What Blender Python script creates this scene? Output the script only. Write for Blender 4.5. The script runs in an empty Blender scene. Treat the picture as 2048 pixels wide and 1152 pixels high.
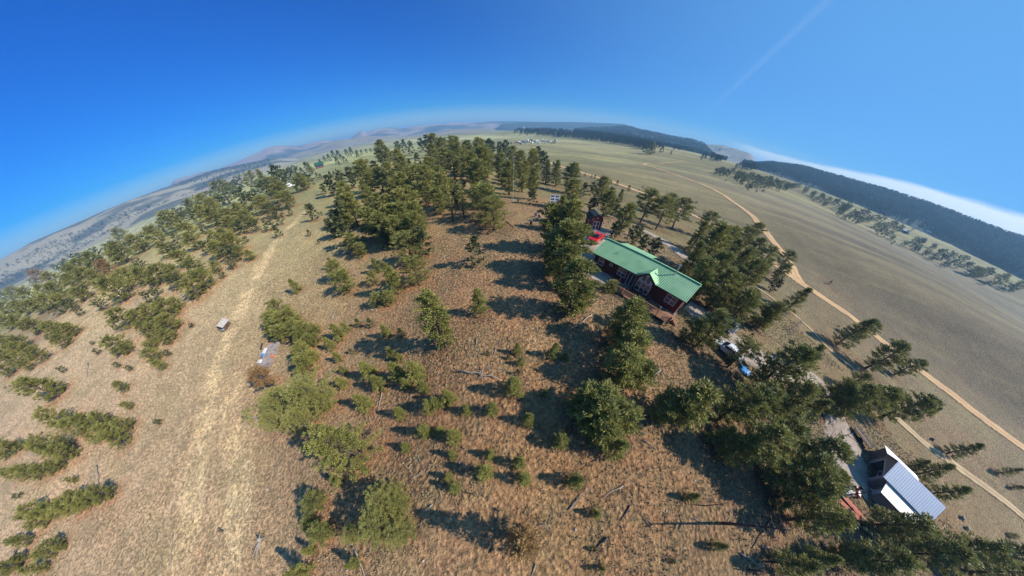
import bpy, math, random
import numpy as np
from mathutils import Matrix, Vector

# ------------------------------------------------------------------ camera, sky, sun, exposure
R = math.radians
SC = bpy.context.scene
COL = SC.collection
CAM_Z = 20.0
LF, LD, PITCH, CX, CY = 414.0, 0.45, R(57), 1010.0, 760.0      # measured lens of the photograph, in pixels of 2048x1152
cd = bpy.data.cameras.new('camera'); cam = bpy.data.objects.new('camera', cd); COL.objects.link(cam); SC.camera = cam
cd.type = 'PANO'; cd.panorama_type = 'FISHEYE_LENS_POLYNOMIAL'
cd.sensor_width = 36.0; cd.fisheye_fov = R(250); cd.clip_end = 60000.0; cd.clip_start = 0.1
_r = np.linspace(0, 1400, 400); _rho = _r/(LF*(1+LD))
_t = np.arctan(_rho)+np.arcsin(np.clip(_rho*LD/np.sqrt(1+_rho**2), -1, 1))
_m = _r*36.0/2048
_k = np.linalg.lstsq(np.stack([_m, _m**2, _m**3, _m**4], 1), _t, rcond=None)[0]
cd.fisheye_polynomial_k0 = 0.0
for i in range(4): setattr(cd, 'fisheye_polynomial_k%d' % (i+1), -_k[i])
cd.shift_x = -(CX-1024)/2048; cd.shift_y = (CY-576)/1152
_f = Vector((0, math.cos(PITCH), -math.sin(PITCH))); _u = Vector((0, math.sin(PITCH), math.cos(PITCH))); _x = Vector((1, 0, 0))
cam.matrix_world = Matrix.Translation((0, 0, CAM_Z)) @ Matrix((_x, _u, -_f)).transposed().to_4x4()

SUN_AZ, SUN_EL = 101.0, 34.0          # azimuth clockwise from +Y
W = bpy.data.worlds.new('World'); SC.world = W; W.use_nodes = True
wn, wl = W.node_tree.nodes, W.node_tree.links
for n in list(wn): wn.remove(n)
wo = wn.new('ShaderNodeOutputWorld'); wb = wn.new('ShaderNodeBackground'); sky = wn.new('ShaderNodeTexSky')
sky.sky_type = 'NISHITA'; sky.sun_disc = False; sky.sun_elevation = R(SUN_EL); sky.sun_rotation = R(SUN_AZ)
sky.altitude = 2800; sky.air_density = 1.0; sky.dust_density = 0.15; sky.ozone_density = 4.5
SKY_STRENGTH = 0.085; SKY_SAT = 2.0; SKY_VAL = 1.2; SKY_GAM = .92
wb.inputs['Strength'].default_value = SKY_STRENGTH
# low bank of thin white cloud behind the wooded ridge
tc = wn.new('ShaderNodeTexCoord'); sep = wn.new('ShaderNodeSeparateXYZ'); wl.new(tc.outputs['Generated'], sep.inputs[0])
def wmath(op, a, b=None, c=None):
    n = wn.new('ShaderNodeMath'); n.operation = op
    for i, v in enumerate((a, b, c)):
        if v is None: continue
        if isinstance(v, (int, float)): n.inputs[i].default_value = v
        else: wl.new(v, n.inputs[i])
    return n.outputs[0]
def wramp(v, a, b, c=0.0, d=1.0):
    n = wn.new('ShaderNodeMapRange'); n.interpolation_type = 'SMOOTHSTEP'
    wl.new(v, n.inputs[0]); n.inputs[1].default_value = a; n.inputs[2].default_value = b; n.inputs[3].default_value = c; n.inputs[4].default_value = d
    return n.outputs[0]
mp = wn.new('ShaderNodeMapping'); mp.inputs['Scale'].default_value = (1.5, 1.5, 14); wl.new(tc.outputs['Generated'], mp.inputs[0])
nz = wn.new('ShaderNodeTexNoise'); nz.inputs['Scale'].default_value = 2.6; nz.inputs['Detail'].default_value = 6; wl.new(mp.outputs[0], nz.inputs[0])
az = wmath('ARCTAN2', sep.outputs[0], sep.outputs[1])
azr = wramp(az, R(44), R(80), .032, .078); top = wmath('MULTIPLY_ADD', nz.outputs[0], 0.022, azr)
e1 = wmath('SUBTRACT', top, sep.outputs[2]); m1 = wramp(e1, -0.001, 0.009)
m2 = wramp(az, R(38), R(46)); m3 = wmath('MULTIPLY', wmath('MULTIPLY', m1, m2), wramp(sep.outputs[2], -.06, -.04)); m4 = wmath('MULTIPLY', m3, 0.93)
mxs = wn.new('ShaderNodeMix'); mxs.data_type = 'RGBA'
hs_ = wn.new('ShaderNodeHueSaturation'); hs_.inputs['Saturation'].default_value = SKY_SAT; hs_.inputs['Value'].default_value = SKY_VAL; hs_.inputs['Hue'].default_value = .524
gm_ = wn.new('ShaderNodeGamma'); gm_.inputs['Gamma'].default_value = SKY_GAM; wl.new(sky.outputs[0], gm_.inputs['Color']); wl.new(gm_.outputs[0], hs_.inputs['Color'])
wl.new(m4, mxs.inputs[0]); # the sky pales towards the sun's side
dsn = wn.new('ShaderNodeVectorMath'); dsn.operation = 'DOT_PRODUCT'; wl.new(tc.outputs['Generated'], dsn.inputs[0]); dsn.inputs[1].default_value = (math.sin(R(SUN_AZ))*math.cos(R(SUN_EL)), math.cos(R(SUN_AZ))*math.cos(R(SUN_EL)), math.sin(R(SUN_EL)))
mxa = wn.new('ShaderNodeMix'); mxa.data_type = 'RGBA'; wl.new(wramp(dsn.outputs['Value'], -.3, .9, 0, .72), mxa.inputs[0]); wl.new(hs_.outputs[0], mxa.inputs[6]); mxa.inputs[7].default_value = (1.45, 4.2, 7.6, 1); wl.new(mxa.outputs[2], mxs.inputs[6]); mxs.inputs[7].default_value = (8.9, 9.6, 9.8, 1)
# thin high contrail crossing the upper right of the sky
def _dir(px, py):
    u = px-CX; v = py-CY; rr = math.hypot(u, v)/(LF*(1+LD)); t = math.atan(rr)+math.asin(rr*LD/math.sqrt(1+rr*rr)); ph = math.atan2(-v, u)
    X = math.sin(t)*math.cos(ph); Z = math.sin(t)*math.sin(ph); Y = math.cos(t); return Vector((X, Y*math.cos(PITCH)+Z*math.sin(PITCH), -Y*math.sin(PITCH)+Z*math.cos(PITCH)))
_n = _dir(1425, 215).cross(_dir(1662, -5)).normalized(); dn = wn.new('ShaderNodeVectorMath'); dn.operation = 'DOT_PRODUCT'; wl.new(tc.outputs['Generated'], dn.inputs[0]); dn.inputs[1].default_value = _n
ct = wramp(wmath('ABSOLUTE', dn.outputs['Value']), .013, .0, 0, .05); ct = wmath('MULTIPLY', ct, wramp(sep.outputs[2], .03, .16)); ct = wmath('MULTIPLY', ct, wramp(sep.outputs[0], 0, .1))
mx2 = wn.new('ShaderNodeMix'); mx2.data_type = 'RGBA'; wl.new(ct, mx2.inputs[0]); wl.new(mxs.outputs[2], mx2.inputs[6]); mx2.inputs[7].default_value = (8, 8.6, 9, 1)
wl.new(mx2.outputs[2], wb.inputs[0]); wl.new(wb.outputs[0], wo.inputs[0])

sl = bpy.data.lights.new('sun', 'SUN'); sl.energy = 5.0; sl.angle = R(0.5); sl.color = (1.0, 0.93, 0.83)
so = bpy.data.objects.new('sun', sl); COL.objects.link(so)
sd = Vector((math.sin(R(SUN_AZ))*math.cos(R(SUN_EL)), math.cos(R(SUN_AZ))*math.cos(R(SUN_EL)), math.sin(R(SUN_EL))))
so.rotation_euler = sd.to_track_quat('Z', 'Y').to_euler()
SC.view_settings.view_transform = 'Standard'; SC.view_settings.look = 'None'; SC.view_settings.gamma = 1.0
SC.view_settings.use_curve_mapping = False; SC.view_settings.exposure = 0.53
SC.render.engine = 'CYCLES'
SC.cycles.max_bounces = 5; SC.cycles.diffuse_bounces = 1; SC.cycles.transparent_max_bounces = 6; SC.cycles.volume_bounces = 0

# ------------------------------------------------------------------ pixel -> ray, ground heights
def ray(px, py):
    u = px-CX; v = py-CY; rr = math.hypot(u, v)/(LF*(1+LD))
    t = math.atan(rr)+math.asin(max(-1, min(1, rr*LD/math.sqrt(1+rr*rr)))); ph = math.atan2(-v, u)
    X = math.sin(t)*math.cos(ph); Z = math.sin(t)*math.sin(ph); Y = math.cos(t)
    return np.array([X, Y*math.cos(PITCH)+Z*math.sin(PITCH), -Y*math.sin(PITCH)+Z*math.cos(PITCH)])
def pix(P):
    d = np.array(P, float)-[0, 0, CAM_Z]; d /= np.linalg.norm(d)
    y = d[1]*math.cos(PITCH)-d[2]*math.sin(PITCH); z = d[1]*math.sin(PITCH)+d[2]*math.cos(PITCH)
    k = LF*(1+LD)/(LD+y); return CX+k*d[0], CY-k*z
def vnoise(x, y, s, seed=0):
    x = np.asarray(x, float)/s+seed*17.31; y = np.asarray(y, float)/s+seed*9.17
    xi = np.floor(x).astype(np.int64); yi = np.floor(y).astype(np.int64); fx = x-xi; fy = y-yi
    fx = fx*fx*(3-2*fx); fy = fy*fy*(3-2*fy)
    def h(a, b):
        n = (a*374761393+b*668265263+seed*1442695041) & 0x7fffffff
        n = ((n ^ (n >> 13))*1274126177) & 0x7fffffff
        return ((n ^ (n >> 16)) & 0xffff)/65535.0
    return (h(xi, yi)*(1-fx)+h(xi+1, yi)*fx)*(1-fy)+(h(xi, yi+1)*(1-fx)+h(xi+1, yi+1)*fx)*fy*1.0
def fbm(x, y, s, seed=0, o=4):
    a = 0; w = 1; t = 0
    for i in range(o):
        a = a+w*(vnoise(x, y, s, seed+i)-0.5); t += w; w *= 0.5; s *= 0.47
    return a/t*2
ZC = [(1010,1010,0),(860,1050,0),(700,900,-1),(400,1000,-4),(200,1000,-3),(60,1080,-3),(60,850,-1),(150,750,0),(300,800,-4),(420,720,-6),(380,850,-5),
 (540,500,-5),(600,430,-2),(640,370,2),(500,420,6),(400,460,7),(450,500,3),(300,560,4),(330,640,-1),(130,650,3),(40,640,5),(200,560,5),(700,600,-3),(700,700,-3),
 (560,620,-5),(900,600,1),(900,450,2),(1000,400,4),(870,340,5),(760,340,4),(700,420,0),(800,480,0),(1075,440,3),(1185,440,2),(1280,570,1.5),(1240,470,1.5),
 (1100,600,2),(1150,540,1.8),(1390,620,1.2),(1000,700,1.5),(1200,760,1),(1300,900,0),(1200,1080,-.5),(1450,1100,-1),(1600,1100,-2),(1750,950,-3),(1850,1050,-3),(1560,700,-.5),
 (1450,600,0),(1350,450,-1.5),(1250,400,-3),(1200,385,-3),(1700,850,-2.5),(1620,560,-5),(2000,880,-6),(1800,720,-5),(1650,640,-4),(1950,930,-5),(1300,335,-9),(1350,400,-6),
 (1500,420,-8),(1700,470,-6),(1900,560,-6),(1100,310,-11),(1000,290,-12),(700,320,-6),(1130,340,-6),(1160,360,-4),(2040,700,-7)]
ZD = [(1640,455,330),(1720,480,320),(1800,515,330),(1880,545,330),(1950,565,330),(2000,585,320),(2048,600,320),(1504,341,1050),(1653,389,1050),(1717,414,1050),(1780,439,1050),(1875,466,1050),(1938,503,1050),(2002,534,1050),(2048,556,1050),(1560,372,500),(1650,425,520),(1500,370,330)]
_c = []
for a, b, z in ZC:
    d = ray(a, b); t = (z-CAM_Z)/d[2]; _c.append((d[0]*t, d[1]*t, z))
for a, b, D_ in ZD:
    d = ray(a, b); t = D_/math.hypot(d[0], d[1]); _c.append((d[0]*t, d[1]*t, CAM_Z+d[2]*t))
_c = np.array(_c); _s = 0.2*np.hypot(_c[:, 0], _c[:, 1])+3.5
# far relief: crest lines read off as bearings and elevations
def crest(pts, D):
    o = []
    for a, b in pts:
        d = ray(a, b); o.append((math.atan2(d[0], d[1]), math.tan(math.asin(d[2]))*D+CAM_Z))
    o.sort(); return np.array(o)
LAY = [  # name, distance, rise width, crest pixels, end fade (rad), back width
 ('wood', 1650, 650, [(1470,330),(1492,333),(1536,330),(1603,338),(1666,356),(1733,375),(1796,394),(1859,416),(1923,441),(1970,460),(2018,479),(2048,490),(2048,620)], .02),
 ('wood', 2100, 900, [(1090,262),(1150,262),(1200,258),(1248,256),(1284,264),(1343,276),(1387,283),(1416,292),(1440,306)], .05),
 ('bare', 3000, 800, [(1380,285),(1416,289),(1446,290),(1475,298),(1499,305),(1520,326)], .02),
 ('wood', 3800, 1100, [(985,255),(1012,250),(1047,247),(1090,247),(1142,246.5),(1201,248),(1248,251),(1290,262)], .03),
 ('bare', 3300, 1100, [(1000,259),(985,258),(950,261),(900,262),(870,268),(820,272)], .05),
 ('patch', 2700, 1200, [(-140,640),(0,520),(62,483),(130,452),(190,425),(260,397),(312,379),(364,361),(427,340),(470,331),(500,326),(540,318),(590,306)], .05),
 ('bare', 3700, 700, [(560,316),(600,304),(630,299),(648,289),(670,282),(700,279),(740,274),(775,273),(812,276)], .03),
 ('peak', 5200, 1500, [(300,378),(345,357),(375,349),(400,342),(430,338),(470,324),(500,311),(530,297),(545,292),(575,291),(600,292),(625,286),(645,281),(660,282),(690,285),(708,274),
                  (722,262),(733,266),(750,261),(770,258),(783,257),(800,260),(840,254),(900,249),(950,247),(1000,245),(1040,245),(1080,246),(1120,249)], .05)]
CRS = [crest(l[3], l[1]) for l in LAY]
def plain(x, y):
    r = np.hypot(x, y); return -7-0.004*np.minimum(r, 9000)+fbm(x, y, 420, 5, 3)*3.0*np.clip(r/900, 0, 1)
def H(x, y, kind=False):
    x = np.asarray(x, float); y = np.asarray(y, float); sh = x.shape; x = x.ravel(); y = y.ravel()
    num = np.zeros_like(x); den = np.zeros_like(x)+1e-4
    pz = plain(x, y); num += pz*1e-4
    for (a, b, z), s in zip(_c, _s):
        w = np.exp(-((x-a)**2+(y-b)**2)/(2*s*s)); num += w*z; den += w
    z = num/den
    r = np.hypot(x, y); az = np.arctan2(x, y)
    amp = np.clip(r/60, .15, 1); z = z+fbm(x, y, 34, 3, 4)*0.9*amp+fbm(x, y, 5, 8, 3)*0.16
    far = np.clip((r-600)/400, 0, 1)
    kd = np.zeros(x.shape, int); base = z.copy()
    for li, (l, c) in enumerate(zip(LAY, CRS)):
        m = (r > l[1]-l[2]*1.3)
        if not m.any(): continue
        A = az[m]; D = l[1]*(1+0.06*fbm(A*l[1], A*0, l[1]*.22, 20+li, 3)); W2 = l[2]
        zc = np.interp(A, c[:, 0], c[:, 1]); e = l[4]
        ins = np.clip((A-c[0, 0])/e, 0, 1)*np.clip((c[-1, 0]-A)/e, 0, 1)
        s = np.clip((r[m]-(D-W2))/W2, 0, 1); s = s*s*(3-2*s)
        back = 1-np.clip((r[m]-D)/(W2*2.0), 0, 1)*.7
        rg = (fbm(x[m], y[m], l[2]*.35, 40+li, 5))*(1-np.abs(2*s-1)**2)*.33
        up = (zc*r[m]/l[1]*0+zc-base[m])*np.clip(s+rg*ins, 0, 1.0)*ins*back
        zz = base[m]+np.where(up > 0, up, 0)
        zm = z[m]; b = zz > zm+1.0; zm = np.where(zz > zm, zz, zm); z[m] = zm
        km = kd[m]; km[b] = li+1; kd[m] = km
    if kind: return z.reshape(sh), kd.reshape(sh)
    return z.reshape(sh)
# polar sheet of ground, radius 12.5 km
rr = [0.01, .6]; 
while rr[-1] < 12500: rr.append(rr[-1]+max(.32, rr[-1]*(.0085 if rr[-1] < 400 else .016 if rr[-1] < 2500 else .022)))
RR = np.array(rr); NA = 1080
AA = np.linspace(-math.pi, math.pi, NA, endpoint=False)
GX = RR[:, None]*np.sin(AA)[None]; GY = RR[:, None]*np.cos(AA)[None]
GZ, GK = H(GX, GY, True)
def hm(x, y):
    """height of the ground mesh under a point"""
    r = math.hypot(x, y); a = (math.atan2(x, y)+math.pi)/(2*math.pi)*NA; j = int(a) % NA; fa = a-int(a); k = (j+1) % NA
    i = min(max(int(np.searchsorted(RR, r))-1, 0), len(RR)-2); fr = min(1, (r-RR[i])/(RR[i+1]-RR[i]))
    return float((GZ[i, j]*(1-fa)+GZ[i, k]*fa)*(1-fr)+(GZ[i+1, j]*(1-fa)+GZ[i+1, k]*fa)*fr)
_T = np.geomspace(14, 9000, 700)
def ground(px, py, lift=0.0, near=0):
    """where the ray through a pixel meets the ground"""
    d = ray(px, py); P = d[None]*_T[:, None]; g = H(P[:, 0], P[:, 1])+lift-(CAM_Z+P[:, 2])
    i = np.nonzero(g > 0)[0]
    if not len(i): i = [len(_T)-1]
    i = max(1, i[0]); a, b = _T[i-1], _T[i]
    for _ in range(18):
        m = (a+b)/2; z = float(H(np.array([d[0]*m]), np.array([d[1]*m]))[0])+lift
        if z > CAM_Z+d[2]*m: b = m
        else: a = m
    return Vector((d[0]*b, d[1]*b, hm(d[0]*b, d[1]*b)))
def mag(d):
    n_ = d+np.array([0, 0, .002]); n_ /= np.linalg.norm(n_); q0 = pix(d+[0, 0, CAM_Z]); q1 = pix(n_+[0, 0, CAM_Z]); mv = math.hypot(q0[0]-q1[0], q0[1]-q1[1])/(math.acos(min(1, float(d @ n_)))+1e-9)
    s = np.cross(d, [0, 0, 1.]); s /= np.linalg.norm(s); e = d+s*.002; e /= np.linalg.norm(e)
    p = pix(d+[0, 0, CAM_Z]); q = pix(e+[0, 0, CAM_Z]); return math.sqrt(math.hypot(p[0]-q[0], p[1]-q[1])/.002*mv)

# ------------------------------------------------------------------ helpers: objects, materials, meshes
def link(name, data, parent=None):
    o = bpy.data.objects.new(name, data); COL.objects.link(o)
    if parent is not None: o.parent = parent
    return o
def tag(o, label=None, cat=None, group=None, kind=None):
    if label: o['label'] = label
    if cat: o['category'] = cat
    if group: o['group'] = group
    if kind: o['kind'] = kind
    return o
def thing(name, label, cat, loc, rz=0, group=None):
    o = link(name, None); o.location = loc; o.rotation_euler = (0, 0, rz); o.empty_display_size = .3
    return tag(o, label, cat, group)
def mesh_np(name, V, F, mat, fsize=4, smooth=False, attr=None, mats=None, midx=None):
    me = bpy.data.meshes.new(name); V = np.asarray(V, np.float32); F = np.asarray(F, np.int32)
    me.vertices.add(len(V)); me.vertices.foreach_set('co', V.ravel())
    me.loops.add(F.size); me.loops.foreach_set('vertex_index', F.ravel())
    me.polygons.add(len(F)); me.polygons.foreach_set('loop_start', np.arange(0, F.size, fsize, dtype=np.int32)); me.polygons.foreach_set('loop_total', np.full(len(F), fsize, np.int32))
    if smooth: me.polygons.foreach_set('use_smooth', np.ones(len(F), bool))
    if attr:
        for k, v in attr.items():
            a = me.attributes.new(k, 'FLOAT_COLOR' if v.ndim == 2 else 'FLOAT', 'POINT')
            if v.ndim == 2: a.data.foreach_set('color', np.concatenate([v, np.ones((len(v), 1))], 1).astype(np.float32).ravel())
            else: a.data.foreach_set('value', v.astype(np.float32))
    for m in (mats or [mat]): me.materials.append(m)
    if midx is not None: me.polygons.foreach_set('material_index', midx)
    me.update(calc_edges=True); me.validate()
    return me
class MB:
    """collects boxes, tubes and polygons into one mesh"""
    def __init__(s): s.v = []; s.f = []
    def add(s, vs, fs):
        n = len(s.v); s.v += [tuple(v) for v in vs]; s.f += [tuple(i+n for i in f) for f in fs]; return s
    def box(s, c, d, rz=0, ry=0, rx=0, taper=1.0):
        a, b, h = d[0]/2, d[1]/2, d[2]/2; M = Matrix.Rotation(rz, 3, 'Z') @ Matrix.Rotation(ry, 3, 'Y') @ Matrix.Rotation(rx, 3, 'X')
        vs = [Vector(c)+M @ Vector((x*a*(taper if z > 0 else 1), y*b*(taper if z > 0 else 1), z*h)) for z in (-1, 1) for x, y in ((-1, -1), (1, -1), (1, 1), (-1, 1))]
        return s.add(vs, [(3, 2, 1, 0), (4, 5, 6, 7), (0, 1, 5, 4), (1, 2, 6, 5), (2, 3, 7, 6), (3, 0, 4, 7)])
    def span(s, x0, x1, y0, y1, z0, z1): return s.box(((x0+x1)/2, (y0+y1)/2, (z0+z1)/2), (x1-x0, y1-y0, z1-z0))
    def tube(s, pts, rad, n=7, caps=True):
        pts = [Vector(p) for p in pts]; rad = rad if isinstance(rad, (list, tuple)) else [rad]*len(pts)
        vs = []; fs = []
        for i, p in enumerate(pts):
            t = (pts[min(i+1, len(pts)-1)]-pts[max(i-1, 0)]).normalized()
            a = t.cross(Vector((0, 0, 1)) if abs(t.z) < .9 else Vector((1, 0, 0))).normalized(); b = t.cross(a)
            for k in range(n):
                q = 2*math.pi*k/n; vs.append(p+(a*math.cos(q)+b*math.sin(q))*rad[i])
        for i in range(len(pts)-1):
            for k in range(n): fs.append((i*n+k, i*n+(k+1) % n, (i+1)*n+(k+1) % n, (i+1)*n+k))
        if caps: fs.append(tuple(range(n))[::-1]); fs.append(tuple((len(pts)-1)*n+k for k in range(n)))
        return s.add(vs, fs)
    def prism(s, poly, y0, y1, axis='y'):
        """polygon in (x,z) pushed along y, or in (y,z) pushed along x"""
        n = len(poly)
        if axis == 'y': vs = [(p[0], y0, p[1]) for p in poly]+[(p[0], y1, p[1]) for p in poly]
        elif axis == 'x': vs = [(y0, p[0], p[1]) for p in poly]+[(y1, p[0], p[1]) for p in poly]
        else: vs = [(p[0], p[1], y0) for p in poly]+[(p[0], p[1], y1) for p in poly]
        fs = [tuple(range(n)), tuple(range(2*n-1, n-1, -1))]+[(i, n+i, n+(i+1) % n, (i+1) % n) for i in range(n)]
        return s.add(vs, fs)
    def slab(s, quad, t):
        """a quad given thickness t along its normal"""
        q = [Vector(p) for p in quad]; nn = (q[1]-q[0]).cross(q[2]-q[0]).normalized()*t; n = len(q)
        vs = q+[p-nn for p in q]
        return s.add(vs, [tuple(range(n)), tuple(range(2*n-1, n-1, -1))]+[(i, n+i, n+(i+1) % n, (i+1) % n) for i in range(n)])
    def build(s, name, mat, parent=None, bevel=0, smooth=False):
        me = bpy.data.meshes.new(name); me.from_pydata(s.v, [], s.f); me.materials.append(mat); me.update()
        import bmesh
        bm = bmesh.new(); bm.from_mesh(me); bmesh.ops.recalc_face_normals(bm, faces=bm.faces)
        if bevel: bmesh.ops.bevel(bm, geom=list(bm.edges), offset=bevel, segments=2, affect='EDGES', clamp_overlap=True)
        bm.to_mesh(me); bm.free()
        if smooth:
            for p in me.polygons: p.use_smooth = True
        return link(name, me, parent)
def nodes(name):
    m = bpy.data.materials.new(name); m.use_nodes = True; nt = m.node_tree; b = nt.nodes['Principled BSDF']; return m, nt, b
def N(nt, t, **kw):
    n = nt.nodes.new(t)
    for k, v in kw.items():
        if k in n.inputs.keys(): n.inputs[k].default_value = v
        else: setattr(n, k, v)
    return n
def mixc(nt, fac, a, b, mode='MIX'):
    n = nt.nodes.new('ShaderNodeMix'); n.data_type = 'RGBA'; n.blend_type = mode
    for i, v in ((0, fac), (6, a), (7, b)):
        if isinstance(v, (int, float)): n.inputs[i].default_value = v
        elif isinstance(v, tuple): n.inputs[i].default_value = (*v, 1) if len(v) == 3 else v
        else: nt.links.new(v, n.inputs[i])
    return n.outputs[2]
def rng(nt, v, a, b, c=0., d=1.):
    n = nt.nodes.new('ShaderNodeMapRange'); nt.links.new(v, n.inputs[0])
    for i, q in enumerate((a, b, c, d)): n.inputs[i+1].default_value = q
    return n.outputs[0]
def mat(name, c, rough=.7, metal=0., c2=None, scale=3., bump=0., bscale=30., stripes=None, spec=.5, coord='Object', ratio=(1, 1, 1)):
    """weathered paint, wood or metal: two tones mixed by noise, optional ribs"""
    m, nt, b = nodes(name); b.inputs['Roughness'].default_value = rough; b.inputs['Metallic'].default_value = metal; b.inputs['Specular IOR Level'].default_value = spec
    t = N(nt, 'ShaderNodeTexCoord'); mp = N(nt, 'ShaderNodeMapping'); mp.inputs['Scale'].default_value = ratio; nt.links.new(t.outputs[coord], mp.inputs[0])
    n = N(nt, 'ShaderNodeTexNoise', Scale=scale, Detail=6.0); nt.links.new(mp.outputs[0], n.inputs[0])
    c2 = c2 or tuple(x*.72 for x in c)
    nt.links.new(mixc(nt, rng(nt, n.outputs[0], .35, .68), c, c2), b.inputs['Base Color'])
    h = None
    if bump:
        n2 = N(nt, 'ShaderNodeTexNoise', Scale=bscale, Detail=4.0); nt.links.new(mp.outputs[0], n2.inputs[0]); h = n2.outputs[0]
    if stripes:
        w = N(nt, 'ShaderNodeTexWave', wave_type='BANDS', bands_direction=stripes[0], wave_profile='SAW' if len(stripes) > 3 else 'SIN'); w.inputs['Scale'].default_value = stripes[1]; nt.links.new(t.outputs[coord], w.inputs[0]); h = w.outputs[1]; bump = stripes[2]
    if h is not None:
        bp = N(nt, 'ShaderNodeBump', Strength=1.0, Distance=bump); nt.links.new(h, bp.inputs['Height']); nt.links.new(bp.outputs[0], b.inputs['Normal'])
    return m

# ------------------------------------------------------------------ the ground
def lin(c): 
    return np.array([((v/255+.055)/1.055)**2.4 if v > 10 else v/255/12.92 for v in c])
CC = [(1000,700,(168,126,88)),(1060,900,(166,124,86)),(1200,1050,(158,123,84)),(850,1130,(170,132,98)),(740,900,(138,102,78)),(640,820,(165,130,100)),(700,700,(158,118,90)),
 (400,900,(198,168,128)),(470,1080,(200,164,124)),(300,900,(186,162,132)),(100,1000,(196,164,134)),(60,700,(190,162,135)),(200,780,(186,158,132)),(330,720,(184,160,130)),
 (520,640,(178,158,116)),(560,450,(160,150,104)),(620,370,(152,152,98)),(700,560,(180,140,100)),(640,520,(165,150,108)),(1040,440,(180,134,92)),(900,450,(160,124,84)),(950,560,(160,122,86)),(800,620,(165,122,84)),
 (1180,475,(150,136,118)),(1240,600,(140,108,80)),(1500,650,(134,118,84)),(1600,700,(130,114,80)),(1850,950,(140,120,86)),(1950,1050,(150,124,92)),(1700,1060,(130,108,84)),
 (1700,550,(128,114,90)),(1900,700,(132,116,94)),(1500,440,(126,116,86)),(1350,400,(132,122,86)),(1250,420,(130,120,80)),(1200,300,(148,140,98)),(1000,275,(156,154,108)),(800,285,(158,160,118)),
 (600,340,(152,158,104)),(400,420,(160,160,112)),(200,500,(168,166,124)),(100,560,(176,170,138)),(300,600,(182,160,128)),(450,430,(150,146,100)),(1450,1100,(140,108,80)),(1300,850,(150,112,80)),(1600,950,(120,98,76)),
 (900,300,(140,140,92)),(800,400,(150,134,90)),(1900,560,(120,112,92)),(1640,455,(130,118,92))]
_cc = []
for a, b, c in CC:
    p = ground(a, b); _cc.append((p.x, p.y, *lin(c)))
_cc = np.array(_cc); _cs = 0.25*np.hypot(_cc[:, 0], _cc[:, 1])+3
def poly_world(pts, n=10, lift=0):
    P = [ground(*p[:2]) for p in pts]; w = [p[2] if len(p) > 2 else 1 for p in pts]; out = []
    for i in range(len(P)-1):
        a, b, c, d = P[max(i-1, 0)], P[i], P[i+1], P[min(i+2, len(P)-1)]
        k = max(2, min(n*6, int((c-b).length/2.0))) if n > 3 else n
        for j in range(k):
            t = j/k; q = 0.5*((2*b)+(c-a)*t+(2*a-5*b+4*c-d)*t*t+(3*b-a-3*c+d)*t**3); out.append((q.x, q.y, w[i]*(1-t)+w[i+1]*t))
    out.append((P[-1].x, P[-1].y, w[-1])); return np.array(out)
TRAIL = poly_world([(610,425,1.2),(585,452,1.5),(548,495,1.9),(515,548,2.2),(492,605,2.2),(470,650,2.0),(445,705,2.0),(422,780,2.1),(405,880,2.2),(385,980,2.3),(368,1060,2.4),(350,1150,2.5)])
TRAIL2 = poly_world([(470,760,2),(462,830,2),(480,950,2.4),(470,1060,2.4),(440,1150,2.4)])
PATHS = [TRAIL, TRAIL2]
gx, gy = GX.ravel(), GY.ravel(); num = np.zeros((gx.size, 3)); den = np.zeros(gx.size)+1e-5; num += lin((146, 140, 100))*1e-5
rad = np.hypot(gx, gy)
near = rad < 1500
for (a, b, *c), s in zip(_cc, _cs):
    w = np.zeros(gx.size); w[near] = np.exp(-((gx[near]-a)**2+(gy[near]-b)**2)/(2*s*s)); num += w[:, None]*np.array(c); den += w
colr = num/den[:, None]
cen_ = np.clip(1-np.hypot(gx-8, gy-22)/55, 0, 1)[:, None]; colr = colr*(1+.02*cen_)*np.array([.98, .965, .94])*(1+.14*np.clip((-gx-8)/30, 0, 1))[:, None]
for pl in PATHS:
    m = rad < 260; X = gx[m]; Y = gy[m]; best = np.full(X.size, 1e9)
    for i in range(len(pl)):
        q = np.hypot(X-pl[i, 0], Y-pl[i, 1])/pl[i, 2]; best = np.minimum(best, q)
    f = np.clip((1.25-best)*1.7, 0, 1)*np.clip(.72+fbm(X, Y, 3, 61, 3)*1.5, 0, 1)*.85
    colr[m] = colr[m]*(1-f[:, None])+lin((236, 204, 156))*f[:, None]
# reddish bare soil and pale grass patches
f = np.clip(fbm(gx, gy, 14, 71, 4)*1.6, 0, 1)*np.clip(1-rad/200, 0, 1)*.4; colr = colr*(1-f[:, None])+lin((184, 136, 98))*f[:, None]
f = np.clip(fbm(gx, gy, 9, 77, 4)*1.6, 0, 1)*np.clip(1.2-rad/300, 0, 1)*.35; colr = colr*(1-f[:, None])+lin((160, 148, 104))*f[:, None]
ca, sa = math.cos(R(-38)), math.sin(R(-38)); ux = gx*ca+gy*sa; uy = -gx*sa+gy*ca
f = np.clip(fbm(ux/9, uy, 16, 81, 4)*1.4, -1, 1)*np.clip((rad-90)/100, 0, 1)*.42; colr = colr*(1+f[:, None]*np.array([1, .98, .7]))
f = np.clip(fbm(ux/7, uy, 6, 83, 3)*2.2-.5, 0, 1)*np.clip((rad-70)/80, 0, 1)*np.clip(1-rad/900, 0, 1)*.5; colr = colr*(1-f[:, None])+lin((168, 156, 104))*f[:, None]
f = np.clip(fbm(ux/3, uy, 13, 85, 4)*2.6-.5, 0, 1)*np.clip((rad-70)/80, 0, 1)*np.clip(1-rad/900, 0, 1)*.5; colr = colr*(1-f[:, None])+lin((92, 82, 64))*f[:, None]
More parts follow.
